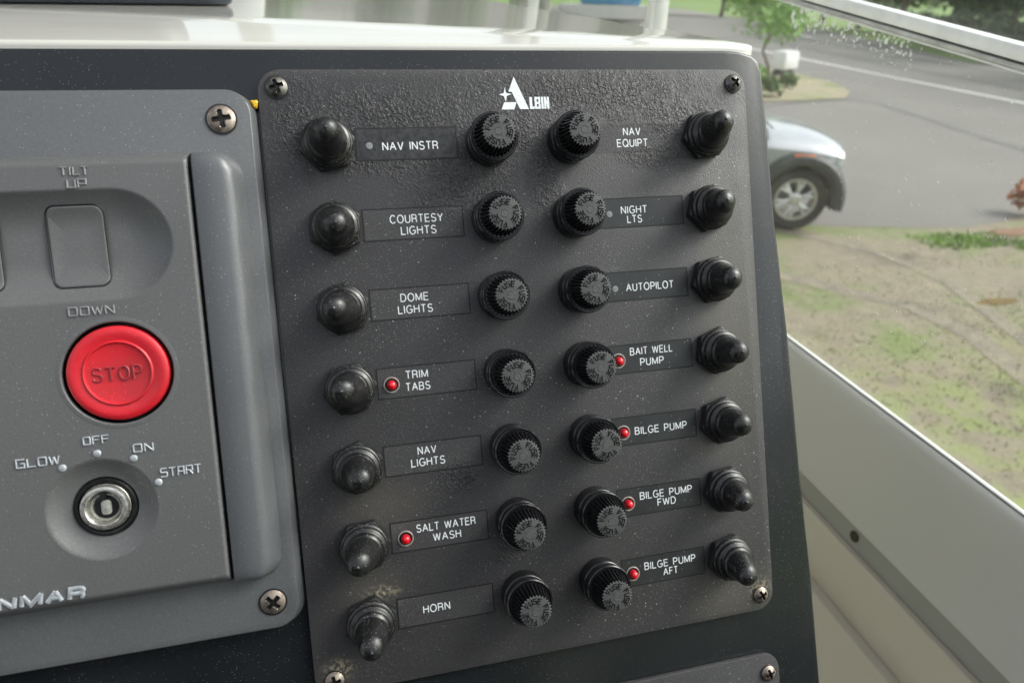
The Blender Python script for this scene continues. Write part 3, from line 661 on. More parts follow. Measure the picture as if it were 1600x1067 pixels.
# windows
def on_side(y, z): return (XS + .012, y, z)
sw = thing('side_window', 'side window pane with rain drops above the grey sill, white sloping rail across it', 'window', loc=(0, 0, 0))
mb = MB(); mb.box(XS + .012, XS + .016, -.9, .648, 2.28, 3.2); build(mb, 'pane', M['glass'], sw, smooth=False)
mb = MB(); mb.box(XS + .0, XS + .020, .653, .677, 2.15, 3.25); build(mb, 'corner_post', M['alu'], sw, bevel=.004)
# sloping rail: at y=.335 top 2.600, at y=.14 top 2.576 ; bottom 2.587 / 2.562
sl = (2.596 - 2.576) / (.302 - .141)
def rail(name, t0, t1, b0, b1, x0, x1, mat, bev=.001):
    # t: z of top edge at y=.141 and slope; b the same for the bottom edge
    ya, yb = -.9, 1.0; mb = MB(); T = lambda y: t0 + t1 * (y - .141); B = lambda y: b0 + b1 * (y - .141)
    vs = [(x0, ya, B(ya)), (x1, ya, B(ya)), (x1, ya, T(ya)), (x0, ya, T(ya)), (x0, yb, B(yb)), (x1, yb, B(yb)), (x1, yb, T(yb)), (x0, yb, T(yb))]
    mb.add(vs, [(0, 1, 2, 3), (4, 7, 6, 5), (0, 4, 5, 1), (1, 5, 6, 2), (2, 6, 7, 3), (3, 7, 4, 0)]); return build(mb, name, mat, sw, bevel=bev)
rail('rail', 2.5760, .124, 2.5672, .124, XS - .002, XS + .010, M['alu'], .0015)
rail('rail_groove', 2.5672, .124, 2.5660, .124, XS + .003, XS + .010, M['gasket'], 0)
rail('lower_rail', 2.5659, .124, 2.5622, .124, XS, XS + .0115, M['alu_grey'], .001)
rail('rail_lip', 2.5621, .124, 2.5608, .124, XS + .001, XS + .0116, M['alu'], .0004)
ws = thing('windscreen', 'front windscreen of the boat with grey pillars behind the dashboard', 'windscreen', loc=(0, 0, 0))
mb = MB(); mb.add([(.316, .975, 2.2), (.352, .68, 2.2), (.352, .68, 3.2), (.316, .975, 3.2)], [(0, 1, 2, 3)]); g_ = build(mb, 'pane', M['glass'], ws, smooth=False); g_.modifiers.new('s', 'SOLIDIFY').thickness = .004
mb = MB(); mb.add([(-1.65, 1.005, 2.4), (.262, 1.005, 2.4), (.262, 1.005, 3.2), (-1.65, 1.005, 3.2)], [(0, 1, 2, 3)]); g_ = build(mb, 'pane', M['glass'], ws, smooth=False); g_.modifiers.new('s', 'SOLIDIFY').thickness = .004
for x0, x1, mt in ((.263, .275, 'alu_grey'), (.2755, .295, 'alu'), (.2955, .314, 'alu_grey'), (-.17, -.12, 'alu'), (-.80, -.76, 'alu_grey')):
    mb = MB(); mb.box(x0, x1, 1.002 if x1 < .2 else .97, 1.04, 2.2, 3.2); build(mb, 'pillar', M[mt], ws, bevel=.002)
mb = MB(); mb.box(-1.7, .34, .97, 1.04, 3.201, 3.25); build(mb, 'header', M['alu'], ws, bevel=.003)
# hardtop
rf = thing('hardtop', 'cabin hardtop roof over the helm, pale headliner underneath', 'roof', loc=(0, 0, 0))
mb = MB(); mb.box(-1.8, .42, .12, 1.0, 3.251, 3.30); build(mb, 'roof_panel', M['roof'], rf, bevel=.01)

cu_ = thing('added_aft_curtain', 'dark navy canvas curtain behind the viewer, unseen, added to keep panel reflections dark', 'curtain', loc=(0, 0, 0))  # unseen canvas added behind the viewer to darken what the panel reflects
mb = MB(); n_ = 60; vs = []
for k in range(n_ + 1):
    x = -1.5 + 1.75 * k / n_; yy = -.80 + .012 * sin(k * .9) + .006 * sin(k * 2.3)
    vs += [(x, yy, 1.0), (x, yy, 2.78)]
mb.add(vs, [(2 * i, 2 * i + 2, 2 * i + 3, 2 * i + 1) for i in range(n_)])
g_ = build(mb, 'canvas', simple('canvas_navy', (.012, .014, .02), .85, 0, 300, .2), cu_, angle=80); g_.modifiers.new('s', 'SOLIDIFY').thickness = .002
mb = MB(); mb.tube([(-1.55, -.8, 2.79), (.36, -.8, 2.79)], .0125, 10); build(mb, 'added_curtain_rail', M['alu_grey'], cu_)

# dashboard: white gelcoat top
dash = thing('dashboard', 'boat dashboard with glossy white top and black facing that holds the switch panels', 'dashboard', loc=(0, 0, 0))
ol = [(-1.5, .0452), (.098, .0452), (.106, .0458), (.1125, .049), (.1165, .058), (.1182, .075), (.119, .105), (.1212, .158), (.1272, .236), (.132, .328), (.143, .48), (.18, .98), (.182, 1.0), (-1.5, 1.0)]
mb = MB(); mb.prism(ol, 2.40, 2.581); build(mb, 'dash_top', M['gel'], dash, bevel=.0016, seg=3, angle=50)
# black facing (panel frame)
pf = bpy.data.objects.new('facing', None)
def P(mb, name, mat, parent, **k): return build(mb, name, mat, parent, scale=MM, **k)
dm = thing('x', 'x', 'x', mat4=PM)
right_edge = [(97, 105.6), (104, 105.2), (109.5, 103.8), (112.3, 101.5), (113.4, 97), (114.6, 70), (115.8, 38.8), (118.9, -5.7), (121.2, -61.8), (123.8, -104.2), (125.4, -150.4), (129, -260)]
ol = [(-420, -260), (-420, 104.2)] + right_edge
mb = MB(); mb.prism(ol, -14, -2)
fc = P(mb, 'facing', M['console'], None, bevel=.0012, seg=3, angle=50); fc.parent = dash; fc.matrix_parent_inverse = Matrix.Identity(4); fc.matrix_basis = PM
mb = MB(); mb.tube([(x + .35, y, -13) for x, y in right_edge[3:]], .9, 6); e_ = P(mb, 'edge_trim', simple('edge_brown', (.20, .17, .12), .5, 0, 500, .3), None); e_.parent = dash; e_.matrix_basis = PM
bpy.data.objects.remove(dm)

# instrument pod on the dash (only its base shows)
pod = thing('instrument_pod', 'dark navy instrument housing standing on the white dashboard, top left corner', 'instrument', loc=(-.268, .41, 2.5812), rz=radians(14.3))
mb = MB(); mb.prism(rrect(-.20, .146, -.10, .10, .022, 6), 0, .045); build(mb, 'housing', M['navy'], pod, bevel=.005)
mb = MB(); mb.prism(rrect(-.19, .11, -.092, .09, .02, 6), .0455, .12); build(mb, 'hood', simple('pod_grey', (.09, .1, .11), .4, 0, 50, .1), pod, bevel=.012)
mb = MB(); mb.prism(rrect(-.17, .09, .06, .11, .01, 3), -.0, .02); mb.xf(lambda x, y, z: (x, -.094 - z * .02, .055 + (y - .06) * .9)); build(mb, 'screen', M['black_gap'], pod)

# ------------------------------------------------------------------ switch panel
sp = thing('switch_panel', 'black wrinkled breaker panel with fourteen rubber booted toggles and fuse caps', 'switch panel', mat4=PM)
mb = MB(); mb.prism(rrect(-72.9, 104.4, -113.4, 97.8, 7.5, 8), -1.95, 0); P(mb, 'plate', M['plate'], sp, bevel=.0003, seg=2)
ROW = [72.9 - 27 * k for k in range(7)]   # y up

def cross_dome(R, H, cr, cd_, rot, n=48, m_=16):
    mb = MB(); vs = []; fs = []
    def z(r, a):
        zz = H * (1 - (r / R) ** 2.2)
        x, y = r * cos(a - rot), r * sin(a - rot); wv = .16 * R
        q = max(0, min(1, (wv - min(abs(x), abs(y))) / (.07 * R))) * max(0, min(1, (cr - r) / (.08 * R)))
        q = max(q, max(0, min(1, (.27 * R - r) / (.08 * R))))
        return zz - cd_ * q
    vs.append((0, 0, z(0, 0)))
    for i in range(1, m_ + 1):
        for k in range(n):
            r = R * i / m_; a = 2 * pi * k / n; vs.append((r * cos(a), r * sin(a), z(r, a)))
    for k in range(n):
        vs.append((R * cos(2 * pi * k / n), R * sin(2 * pi * k / n), -.5))
    mi = []
    qq = lambda a_, b_: 1 if min(vs[a_][2] - z0(vs[a_]), vs[b_][2] - z0(vs[b_])) < -.45 * cd_ else 0
    z0 = lambda p: H * (1 - (min(1, sqrt(p[0] ** 2 + p[1] ** 2) / R)) ** 2.2)
    for k in range(n): fs.append((0, 1 + k, 1 + (k + 1) % n)); mi.append(1)
    for i in range(m_):
        for k in range(n):
            a, b = 1 + i * n + k, 1 + i * n + (k + 1) % n; fs.append((a, a + n, b + n, b)); mi.append(qq(a, b) if i < m_ - 1 else 0)
    mb.add(vs, fs); mb.mi = mi; return mb
def screw(parent, u, v, h, R, mat, rot, H=1.9):
    mb = cross_dome(R, H, .62 * R, 1.5 * H / 1.9, rot); o = P(mb, 'screw', [mat, M['recess']], parent, angle=40); o.location = (u * MM, v * MM, h * MM)
    w_ = MB(); w_.lathe([(R + .05, 0), (R + .05, .25), (R - .3, .3)], 40); q = P(w_, 'washer', M['black_gap'], o); return o
screw(sp, -66.8, 92.0, .3, 3.7, M['screw_dark'], .3)
screw(sp, 99.2, 92.5, .3, 3.4, M['screw_dark'], .7)
screw(sp, 98.7, -107.0, .3, 3.3, M['screw_rust'], .5)
screw(sp, -66.4, -108.1, .3, 3.5, M['screw_rust'], .2)

# toggles ---------------------------------------------------------
def smooth01(x): x = max(0, min(1, x)); return x * x * (3 - 2 * x)
BP = [(7.9, 2.9), (8.25, 3.2), (8.3, 4.0), (7.9, 4.6), (7.35, 4.8), (7.25, 5.2), (7.6, 5.6), (7.6, 6.2), (7.1, 6.8), (6.35, 7.0), (6.1, 7.3), (6.35, 7.8), (6.2, 8.5), (5.7, 9.0), (5.45, 9.25), (5.3, 9.7), (5.3, 11.0), (5.05, 12.4), (4.75, 13.8), (4.5, 15.0), (4.35, 15.9)]
for k in range(1, 9):
    a = pi / 2 * k / 9; BP.append((4.3 * cos(a), 15.9 + 4.1 * sin(a)))
BP += [(.5, 20.0), (.42, 20.2), (.2, 20.3)]
def toggle(u, y, tu, ty, rot, pull=0):
    nb = MB()
    hexp = [(8.0 / cos(pi / 6) * cos(rot + pi / 3 * k), 8.0 / cos(pi / 6) * sin(rot + pi / 3 * k)) for k in range(6)]
    nb.prism(hexp, 0, 3.0); nut = P(nb, 'toggle_switch', M['nut'], sp, bevel=.0004, seg=2, angle=25); nut.location = (u * MM, y * MM, .0001)
    bb = MB(); kx, ky = tu / 10.5, ty / 10.5
    def bend(x, yy, z):
        t = smooth01((z - 5.5) / 5) * max(0, z - 7.5)
        return (x + kx * t * .85, yy + ky * t * .85, z - .0 * t)
    bb.lathe(BP, 56, bend=bend)
    # inner crinkle rings lean with the lever
    b_ = P(bb, 'boot', M['rubber'], nut, angle=50)
    return nut
TL = [(-52.7, 74.1), (-52.4, 45.6), (-55.3, 19.3), (-55.2, -6.7), (-52.0, -35.6), (-55.1, -62.9), (-53.3, -91.2)]
TR = [(83.4, 74.4), (82.2, 46.4), (83.5, 19.0), (84.7, -7.7), (84.5, -34.2), (83.0, -62.2), (82.9, -90.3)]
HR = [.2, .45, .30, .12, .38, .05, .30]; HR2 = [.10, .25, .18, .35, .28, .12, .22]
for k in range(7):
    uL = -52.4; toggle(uL, ROW[k] - (.3 if k else 0), TL[k][0] - uL, TL[k][1] - ROW[k], HR[k])
    uR = 85.2; toggle(uR, ROW[k], TR[k][0] - uR, TR[k][1] - ROW[k], HR2[k])

# fuse holders ------------------------------------------------------
fb = MB(); fb.lathe([(8.25, 0), (8.25, 5.0), (8.0, 5.3), (7.75, 5.4), (7.75, 5.8), (8.05, 6.0), (8.05, 8.0), (8.3, 8.3), (8.45, 8.8), (8.35, 9.5), (8.0, 9.85), (7.6, 9.8), (7.3, 9.4)], 64)
NT_ = 30
cb = MB()
def flute(r, h, k, a):
    j = k % 4; d = .75 if h < 16.9 else .55
    return r if j in (0, 1) else r - d
cb.lathe([(7.2, 9.3), (7.0, 10.2), (6.55, 12.0), (6.1, 14.0), (5.72, 16.2), (5.65, 16.9)], NT_ * 4, fn=flute)
ft = MB(); ft.lathe([(5.6, 16.905), (5.68, 16.98), (5.62, 17.1), (5.45, 17.17), (4.9, 17.2), (2.5, 17.2), (.3, 17.2)], NT_ * 4, fn=lambda r, h, k, a: r if (k % 4 in (0, 1) or r < 5) else r - .5)
ft.tube([(1.25 * cos(2 * pi * k / 24), 1.25 * sin(2 * pi * k / 24), 17.2) for k in range(24)], .13, 6, closed=True)
fl = MB()
for rep in range(3):
    for i, ch in enumerate('FUSE'):
        an = radians(165 - rep * 120 - i * 24)
        for pl in G[ch]:
            pts = []
            for a, b in pl:
                lx, ly = (a - .5) * 1.05, (b - .5) * 1.75
                rr = 3.75 + ly; aa = an - lx / 3.75
                pts.append((rr * cos(aa), rr * sin(aa), 17.26))
            for q in split_sharp(pts): fl.tube(q, .16, 6, flat=1.0)
f_base = P(fb, 'fuse_holder', M['fuse'], sp, angle=30); f_cap = P(cb, 'cap', M['fuse'], f_base, angle=20); f_top = P(ft, 'cap_face', M['cap'], f_base, angle=30); f_let = P(fl, 'lettering', M['cap_letter'], f_base)
first = True
for c_, u in enumerate((2.3, 32.0)):
    for k in range(7):
        o = f_base if first else copy_tree(f_base, sp)
        first = False
        o.location = (u * MM, (ROW[k] + (-.4 if k == 0 else 0)) * MM, .0001)
        o.rotation_euler = (0, 0, radians([0, -22, -14, -30, 18, -8, -26][k] + (6 if c_ else 0)))

# label plates -----------------------------------------------------
def label(x0, x1, y0, y1, mat, words, border=True, bmat='black_line'):
    mb = MB(); mb.box(x0, x1, y0, y1, 0.0, .06); lp = P(mb, 'label_plate', mat, sp, smooth=False)
    if border:
        t = .42; bb = MB(); z = .1
        bb.box(x0 - t, x1 + t, y1, y1 + t, 0, z).box(x0 - t, x1 + t, y0 - t, y0, 0, z).box(x0 - t, x0, y0, y1, 0, z).box(x1, x1 + t, y0, y1, 0, z)
        P(bb, 'border', M[bmat], lp, smooth=False)
    for s_, cx, cy, wd in words: printed(s_, M['ink'], cx, cy, wd, 2.95, lp, .07)
    return lp
LW = [[('NAV INSTR', -25.0, 72.2, 19.1)], [('COURTESY', -25.0, 47.6, 18.4), ('LIGHTS', -24.6, 43.6, 12.3)], [('DOME', -28.0, 20.8, 9.8), ('LIGHTS', -28.0, 16.7, 12.1)], [('TRIM', -29.5, -5.8, 7.9), ('TABS', -29.4, -10.0, 8.6)],
      [('NAV', -28.2, -32.6, 6.7), ('LIGHTS', -28.1, -36.7, 12.0)], [('SALT WATER', -23.7, -59.9, 21.2), ('WASH', -23.7, -63.8, 10.1)], [('HORN', -29.5, -89.0, 9.7)]]
RW = [[('NAV', 56.5, 75.3, 7.0), ('EQUIPT', 56.5, 71.2, 12.3)], [('NIGHT', 55.4, 46.9, 10.5), ('LTS', 55.4, 43.5, 6.0)], [('AUTOPILOT', 59.8, 18.4, 19.3)], [('BAIT WELL', 58.7, -5.5, 17.4), ('PUMP', 58.7, -9.7, 9.7)],
      [('BILGE PUMP', 60.6, -35.4, 21.5)], [('BILGE PUMP', 61.0, -60.3, 21.7), ('FWD', 61.0, -63.7, 7.7)], [('BILGE PUMP', 60.8, -87.5, 21.4), ('AFT', 60.8, -90.9, 6.2)]]
for k in range(7):
    y1 = 78 - 27 * k; y0 = y1 - 10.1
    label(-42.9, -9.1, y0, y1, M['tape_old'] if k == 0 else M['plate'], LW[k])
    if k == 0:
        lp = label(41.5, 75.2, y0, y1, M['plate'], RW[k], False)
    else: label(41.2, 75.0, y0, y1, M['tape'], RW[k])
# indicator lamps ----------------------------------------------------
def lamp(u, y):
    mb = MB(); mb.lathe([(2.75, 0), (2.8, .25), (2.6, .4), (2.35, .35), (2.25, 0.02)], 36, top=False)
    o = P(mb, 'indicator_lamp', M['bezel'], sp); o.location = (u * MM, y * MM, .00006)
    mb = MB(); mb.lathe([(2.3, .0), (2.28, .07), (1.7, .06)], 32); P(mb, 'recess', M['black_gap'], o)
    mb = MB(); mb.lathe([(1.6, .05), (1.65, 1.2), (1.5, 1.9), (1.15, 2.4), (.6, 2.7), (.15, 2.78)], 32); P(mb, 'lens', M['red_lens'], o)
for u, k in ((-38.4, 3), (-38.2, 5)): lamp(u, ROW[k] - .6)
for k in (3, 4, 5, 6): lamp(45.2, ROW[k] - .4)
for u, y in ((-38.8, 72.5), (45.6, 45.6), (45.9, 18.2)):
    mb = MB(); mb.lathe([(1.15, 0), (1.15, .12), (.95, .16)], 28); o = P(mb, 'indicator_window', M['dotgrey'], sp); o.location = (u * MM, y * MM, .00006)
# maker's emblem, as printed ------------------------------------------
mb = MB()
A = [(13.2, 95.2), (18.0, 83.9), (14.7, 83.95), (12.1, 90.0), (10.9, 90.0)]
St = [(9.7, 91.6), (10.05, 89.65), (12.0, 89.15), (10.2, 88.6), (9.75, 86.45), (9.15, 88.5), (7.4, 89.1), (9.2, 89.6)]
Bs = [(9.1, 86.4), (13.6, 86.4), (12.6, 83.9), (8.0, 83.9)]
for q in (A, St, Bs): mb.prism(q, .02, .08)
P(mb, 'emblem', M['ink'], sp, smooth=False)
mb = MB()
Lx = lambda x0, pts: [(x0 + a, 83.95 + b) for a, b in pts]
mb.prism(Lx(18.35, [(0, 0), (1.75, 0), (1.75, .85), (1.0, .85), (1.0, 4.2), (0, 4.2)]), .02, .08)
def bx_(x0, x1, y0, y1): mb.box(x0, x1, 83.95 + y0, 83.95 + y1, .02, .08)
bx_(20.2, 20.98, 0, 4.2); bx_(20.98, 21.6, 0, .75); bx_(20.98, 21.6, 1.75, 2.45); bx_(20.98, 21.6, 3.45, 4.2)
mb.prism(Lx(21.6, [(0, 0), (.55, 0), (.78, .25), (.78, 1.8), (.55, 2.08), (.78, 2.35), (.78, 3.95), (.55, 4.2), (0, 4.2)]), .02, .08)
bx_(22.65, 23.45, 0, 4.2)
mb.prism(Lx(23.7, [(0, 0), (.75, 0), (.75, 2.2), (1.15, 0), (1.9, 0), (1.9, 4.2), (1.15, 4.2), (1.15, 2.0), (.75, 4.2), (0, 4.2)]), .02, .08)
P(mb, 'lettering', M['ink'], sp, smooth=False)

# ------------------------------------------------------------------ lower accessory panel
ap = thing('accessory_panel', 'dark plate below the switch panel, only its top corner and one screw showing', 'panel', mat4=PM)
mb = MB(); mb.prism(rrect(-50, 105.2, -230, -131.6, 7, 7), -1.95, .3); P(mb, 'plate', M['plate_plain'], ap, bevel=.0004)
screw(ap, 100.0, -139.4, .6, 3.3, M['screw_rust'], .3)
screw(ap, -44.0, -139.4, .6, 3.3, M['screw_rust'], .6)

# ------------------------------------------------------------------ engine control panel
ep = thing('engine_panel', 'grey engine start panel with red STOP button and key switch', 'control panel', mat4=PM)
mb = MB(); mb.prism(rrect(-260, -75.3, -84.6, 90.3, 7.5, 8), -1.95, 4.0, rrect(-261.5, -73.5, -86.2, 91.0, 8.5, 8)); P(mb, 'flange', M['eng_flange'], ep, bevel=.0004)
STOP = (-119.9, 4.5); IGN = (-128.4, -36.3)
PK = (-117.3, 43.3, 16.4)
def pocket_depth(u, y):
    du = max(0.0, u - PK[0]); d = PK[2] - sqrt(du * du + (y - PK[1]) ** 2)
    if d <= 0: return 0
    q = min(1, d / 13.0); return 4.6 * (1 - (1 - q) ** 2.2)
U0, U1, Y0, Y1 = -235.0, -94.6, -66.2, 70.7
def face_h(u, y):
    e = min(U1 - u, 99); t = min(Y1 - y, y - Y0)
    z = 10.0 - pocket_depth(u, y)
    if e < .9: z -= 1.0 * (1 - e / .9) ** 2
    if t < 4: z -= 5.8 * (1 - t / 4) ** 2
    return max(z, 4.05)
mb = MB(); st_ = .45
nu = int((U1 - (-170)) / st_) + 1; ny = int((Y1 - Y0) / st_) + 1
us = [-170 + (U1 + 170) * i / (nu - 1) for i in range(nu)]; ys = [Y0 + (Y1 - Y0) * j / (ny - 1) for j in range(ny)]
vs = [(u, y, face_h(u, y)) for y in ys for u in us]; fs = []
for j in range(ny - 1):
    for i in range(nu - 1):
        cu_, cy_ = (us[i] + us[i + 1]) / 2, (ys[j] + ys[j + 1]) / 2
        if (cu_ - STOP[0]) ** 2 + (cy_ - STOP[1]) ** 2 < 15.9 ** 2 or (cu_ - IGN[0]) ** 2 + (cy_ - IGN[1]) ** 2 < 15.6 ** 2: continue
        a = j * nu + i; fs.append((a, a + 1, a + nu + 1, a + nu))
mb.add(vs, fs)
# skirt down the right edge
sk = [(U1, y, face_h(U1, y)) for y in ys] + [(U1, y, 3.9) for y in ys]
mb.add(sk, [(i, i + 1, ny + i + 1, ny + i) for i in range(ny - 1)])
P(mb, 'face', M['eng'], ep, angle=40)
mb = MB(); mb.box(-250, -170.01, Y0 + 3, Y1 - 3, 4.02, 10.0); P(mb, 'face_end', M['eng'], ep, bevel=.0015)
mb = MB(); mb.lathe([(17.2, 9.96), (16.9, 10.04), (15.75, 10.06), (15.45, 9.85), (15.35, 9.4), (15.3, 5)], 72, STOP, top=False); P(mb, 'stop_rim', M['eng'], ep)
mb = MB(); mb.lathe([(15.29, 9.1), (15.29, 4.2), (13, 4.2)], 64, STOP, top=True); P(mb, 'stop_well', M['black_gap'], ep)
mb = MB(); mb.lathe([(14.35, 4.3), (14.35, 9.2), (14.1, 10.0), (13.4, 10.5), (12.4, 10.65), (11.2, 10.45), (9.95, 10.2), (9.75, 10.55), (9.45, 10.7), (9.15, 10.55), (8.95, 10.1), (7, 9.85), (4, 9.7), (1.5, 9.65)], 80, STOP)
sb = P(mb, 'stop_button', M['red'], ep)
mb = MB(); 
x_ = -127.0
for ch, wd_ in (('S', 2.5), ('T', 2.5), ('O', 2.5), ('P', 2.3)):
    w0_, pl_ = PF[ch]
    for j_, ln_ in enumerate(pl_):
        for q in split_sharp([(x_ + a * wd_ / w0_, 2.45 + b * 3.9, 9.88 + .02 * j_) for a, b in ln_]): mb.tube(q, .36, 7, flat=1.0)
    x_ += wd_ + 1.25
P(mb, 'lettering', M['red_dark'], sb)
# key switch
mb = MB(); mb.lathe([(16.6, 9.97), (15.9, 10.05), (15.3, 9.95), (14.6, 9.5), (13.2, 8.6), (11.6, 7.8), (10.2, 7.35), (9.5, 7.2), (9.2, 6.7), (9.15, 3.5)], 72, IGN, top=False); P(mb, 'key_dish', M['eng'], ep)
ks = MB(); ks.lathe([(9.14, 3.6), (9.0, 6.6), (8.4, 7.3), (7.6, 7.2), (7.4, 5.2), (5, 5.2)], 56, IGN); k_ = P(ks, 'key_switch', simple('lock_black', (.012, .013, .013), .3, 0, 400, .5, .00008, 900), ep)
mb = MB(); mb.lathe([(6.9, 5.0), (6.9, 8.2), (6.6, 8.8), (6.1, 9.0), (5.3, 8.95), (4.7, 8.3), (4.55, 7.2), (4.5, 6)], 56, IGN, top=False); P(mb, 'lock_ring', M['lock_metal'], k_)
mb = MB(); mb.lathe([(7.15, 5.2), (7.15, 7.0), (7.05, 7.1), (6.92, 7.1)], 56, IGN, top=False); P(mb, 'lock_collar', M['lock_metal'], k_)
mb = MB(); mb.lathe([(4.52, 6.2), (4.4, 6.9), (3.7, 7.0), (3.5, 6.6), (3.4, 5.4)], 40, IGN); P(mb, 'lock_face', M['lock_dull'], k_)
mb = MB(); mb.lathe([(3.45, 5.6), (3.4, 7.04), (2.4, 7.05)], 40, (IGN[0] + .4, IGN[1] - .1)); mb.box(IGN[0] - .6, IGN[0] + .7, IGN[1] + 2.6, IGN[1] + 5.3, 6.4, 9.03); P(mb, 'key_slot', M['black_gap'], k_)
mb = MB(); mb.prism(rrect(IGN[0] - 1.15, IGN[0] + 1.75, IGN[1] - 2.4, IGN[1] + 2.2, 1.1, 5), 6.0, 7.7); P(mb, 'key_post', M['lock_dull'], k_, bevel=.0003)
# position dots and raised words
for u, y in ((-137.8, -22.3), (-128.1, -19.1), (-118.3, -21.9), (-112.1, -30.1)):
    mb = MB(); mb.lathe([(1.12, 9.9), (1.1, 10.25), (.85, 10.45), (.4, 10.5)], 24, (u, y)); P(mb, 'position_dot', M['silver'], ep)
def word(wd, x0, y0, wdt, hgt, mat, slope=0, r=.26, gap=.38):
    mb = MB(); strokes(mb, wd, x0, y0, wdt, hgt, 10.16, r, gap, flat=1.1); P(mb, 'lettering', mat, ep)
word('TILT', -129.3, 63.9, 7.4, 2.3, M['eng_letter']); word('UP', -127.8, 60.2, 5.0, 2.3, M['eng_letter']); word('DOWN', -131.3, 22.6, 12.2, 2.4, M['eng_letter'])
word('GLOW', -149.7, -20.8, 11.3, 2.4, M['silver'], r=.25); word('OFF', -131.4, -16.1, 6.9, 2.2, M['silver'], r=.25); word('ON', -118.0, -20.0, 5.4, 2.3, M['silver'], r=.25); word('START', -111.2, -28.6, 11.5, 2.5, M['silver'], r=.25)
for ch, a, b in (('Y', -179.5, -173.5), ('A', -172.5, -166.2), ('N', -165.2, -160.8), ('N', -159.2, -153.9), ('M', -153.2, -147.0), ('A', -146.4, -141.2), ('R', -140.4, -135.3)):
    if ch == 'N' and a < -160: continue
    lm_ = MB(); w0_, pl_ = PF[ch]; k_w = (b - a - 1.3) / w0_
    for j_, ln_ in enumerate(pl_):
        for q in split_sharp([(a + .65 + x_ * k_w + (y_ - .5) * .5, -62.1 + y_ * 3.0, 10.2 + .03 * j_) for x_, y_ in ln_]): lm_.tube(q, .68, 8, flat=.6)
    P(lm_, 'lettering', M['silver'], ep)
word('E', -151.3, 22.7, 1.9, 2.3, M['silver'], r=.28)
# rockers in the pocket
def rocker(cu_):
    mb = MB(); out = rrect(-7.6, 7.6, -12.0, 12.0, 2.6, 6); n = len(out); vs = []; fs = []
    sk_ = lambda x, y: (cu_ + x - y * .012, 43.3 + y)
    rings = [(1, -.9), (1, .1), (.985, .26), (.95, .3), (.88, .3), (.8, .3), (.7, .3), (.6, .3), (.5, .3), (.4, .3), (.2, .3)]
    for s_, dz in rings:
        for x, y in out:
            a, b = sk_(x * s_, y * s_); vs.append((a, b, 10 - pocket_depth(a, b) + dz))
    a, b = sk_(0, 0); vs.append((a, b, 10 - pocket_depth(a, b) + .3))
    for i in range(len(rings) - 1):
        for k in range(n): fs.append((i * n + k, i * n + (k + 1) % n, (i + 1) * n + (k + 1) % n, (i + 1) * n + k))
    L_ = (len(rings) - 1) * n
    for k in range(n): fs.append((L_ + k, L_ + (k + 1) % n, len(vs) - 1))
    mb.add(vs, fs); ro = P(mb, 'rocker_button', M['eng'], ep, angle=60)
    mb = MB(); o2 = rrect(-7.95, 7.95, -12.35, 12.35, 2.9, 6); pts = []
    for x, y in o2:
        a, b = sk_(x, y); pts.append((a, b, 10 - pocket_depth(a, b) - .12))
    mb.tube(pts, .3, 6, closed=True); P(mb, 'seam', M['black_gap'], ro)
rocker(-127.8); rocker(-156.3)
# side rail of the module
mb = MB(); vs = []; fs = []
def sect(y, k, h):
    u0, u1 = -93.5, -79.0 - k
    return [(u0, y, 3.9), (u0, y, h - .5), (u0 + .5, y, h), (-85.0 - k * .6, y, h), (-83.2 - k * .7, y, h - .5), (-81.6 - k * .8, y, h - 2.0), (-80.0 - k, y, max(4.2, h - 4.4)), (u1, y, 4.02), (u1, y, 3.9)]
secs = [(-66.4, 4.5, 4.6), (-66.0, 3.6, 7.6), (-65.2, 2.6, 9.2), (-63.8, 1.4, 9.8), (-61.5, .3, 10), (-58, 0, 10), (0, 0, 10), (60, 0, 10), (64, .2, 10), (67, 1.4, 9.9), (69, 3.2, 9.2), (70.1, 4.6, 7.8), (70.6, 5.6, 4.8)]
for q in secs: vs += sect(*q)
n = 9
for i in range(len(secs) - 1):
    for j in range(n - 1): fs.append((i * n + j, i * n + j + 1, (i + 1) * n + j + 1, (i + 1) * n + j))
fs += [tuple(range(n)), tuple((len(secs) - 1) * n + j for j in range(n))]
mb.add(vs, fs); P(mb, 'side_rail', M['eng_rail'], ep, angle=50)
mb = MB(); mb.box(-94.55, -93.52, -66, 70.4, 3.95, 4.6); P(mb, 'gap', M['black_gap'], ep, smooth=False)
screw(ep, -84.1, 81.0, 4.1, 4.7, M['screw_rust'], .15, 1.5)
screw(ep, -83.2, -75.6, 4.1, 4.4, M['screw_rust'], .75, 1.5)

# yellow fleck between the panels
yf = MB(); yf.lathe([(1.0, -1.9), (1.35, -1.0), (1.1, .2), (.4, .8)], 12, fn=lambda r, h, k, a: r * (1 + .25 * sin(3 * a + h)))
yo = P(yf, 'paint_fleck', M['yellow'], None); yo.matrix_world = PM @ Matrix.Translation((-.0742, .0868, .0006)); tag(yo, 'tiny yellow fleck in the gap between the engine panel and switch panel', 'paint fleck')

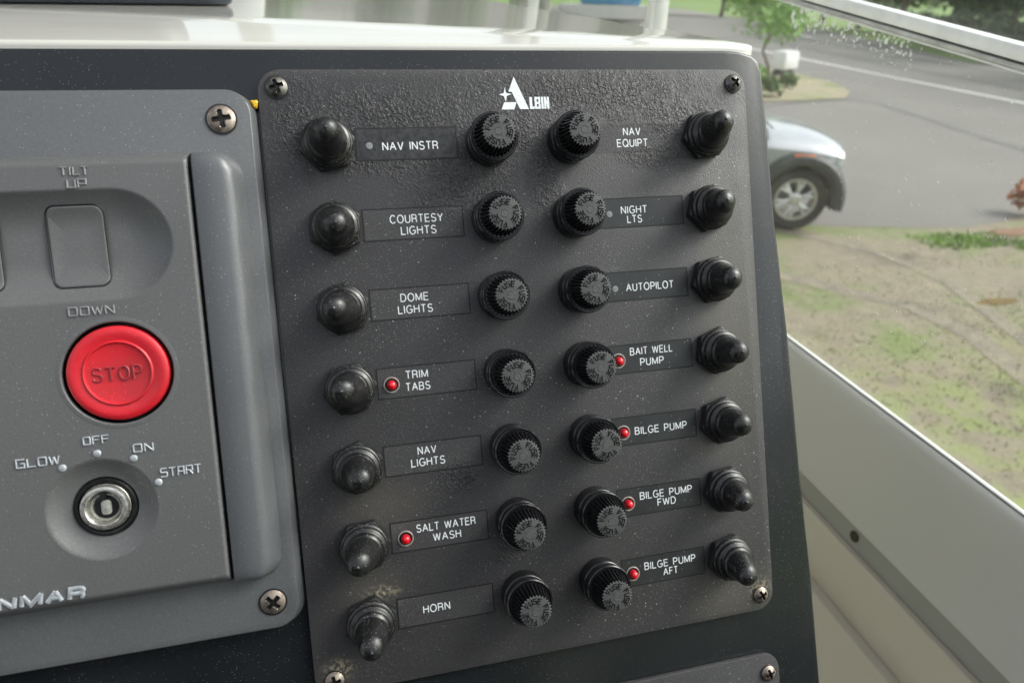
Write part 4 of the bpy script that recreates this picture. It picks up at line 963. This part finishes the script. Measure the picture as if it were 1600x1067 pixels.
# ------------------------------------------------------------------ drops and dust on the side pane (inner face, real size)
def pix_side(x, y):   # a point of the pane seen at the given place of the photograph
    r = RX * ((x - 800) / 1100) + RD * ((y - 533.5) / 1100) + RF; t = (XS + .0118 - CAM.x) / r.x; return CAM + r * t
rr = random.Random(3)
def bead(mb, p, r, st=1.0):
    vs = []; fs = []; n = 7
    vs.append((p.x - r * .6, p.y, p.z))
    for ring, (q, d) in enumerate(((.6, .45), (1, 0))):
        for k in range(n):
            a = 2 * pi * k / n; w_ = 1 + rr.uniform(-.2, .2); vs.append((p.x - r * d, p.y + r * q * cos(a) * w_, p.z + r * q * sin(a) * w_ * st))
    for k in range(n):
        k2 = (k + 1) % n; fs += [(0, 1 + k, 1 + k2), (1 + k, 1 + n + k, 1 + n + k2, 1 + k2)]
    mb.add(vs, fs)
mb = MB()
for _ in range(420):
    t = rr.random(); x = 1235 + 190 * rr.random() ** 1.2; y = 12 + (x - 1235) * .27 + rr.gauss(10, 16)
    if y < 2: continue
    bead(mb, pix_side(x, y), .00025 + .0013 * rr.random() ** 3, rr.uniform(.8, 1.5))
for _ in range(70):
    bead(mb, pix_side(rr.uniform(1180, 1420), rr.uniform(40, 130)), .0002 + .0004 * rr.random() ** 3)
o = build(mb, 'water_drops', M['drop']); o['kind'] = 'stuff'; o['label'] = 'clear rain drops clinging to the side window near the rail'; o['category'] = 'water drops'
mb = MB()
for _ in range(650):
    if rr.random() < .75: x, y = rr.uniform(1240, 1600), rr.uniform(60, 560)
    else: x = rr.gauss(1500, 60); y = rr.gauss(480, 40)
    if x < 1230: continue
    p = pix_side(x, y); s_ = .00012 + .0005 * rr.random() ** 4
    bead(mb, p, s_, rr.choice([.5, 1, 1, 2.5]))
for _ in range(24):
    x, y = rr.uniform(1300, 1600), rr.uniform(150, 520); p = pix_side(x, y); a = rr.uniform(0, pi); L = rr.uniform(.001, .0025)
    mb.tube([(p.x - .0002, p.y, p.z), (p.x - .0002, p.y + cos(a) * L, p.z + sin(a) * L), (p.x - .0002, p.y + cos(a + .6) * L * 1.7, p.z + sin(a + .6) * L * 1.7)], .00011, 4)
o = build(mb, 'dust_flecks', M['fleck']); o['kind'] = 'stuff'; o['label'] = 'pale dust and lint flecks stuck on the side window'; o['category'] = 'dust'
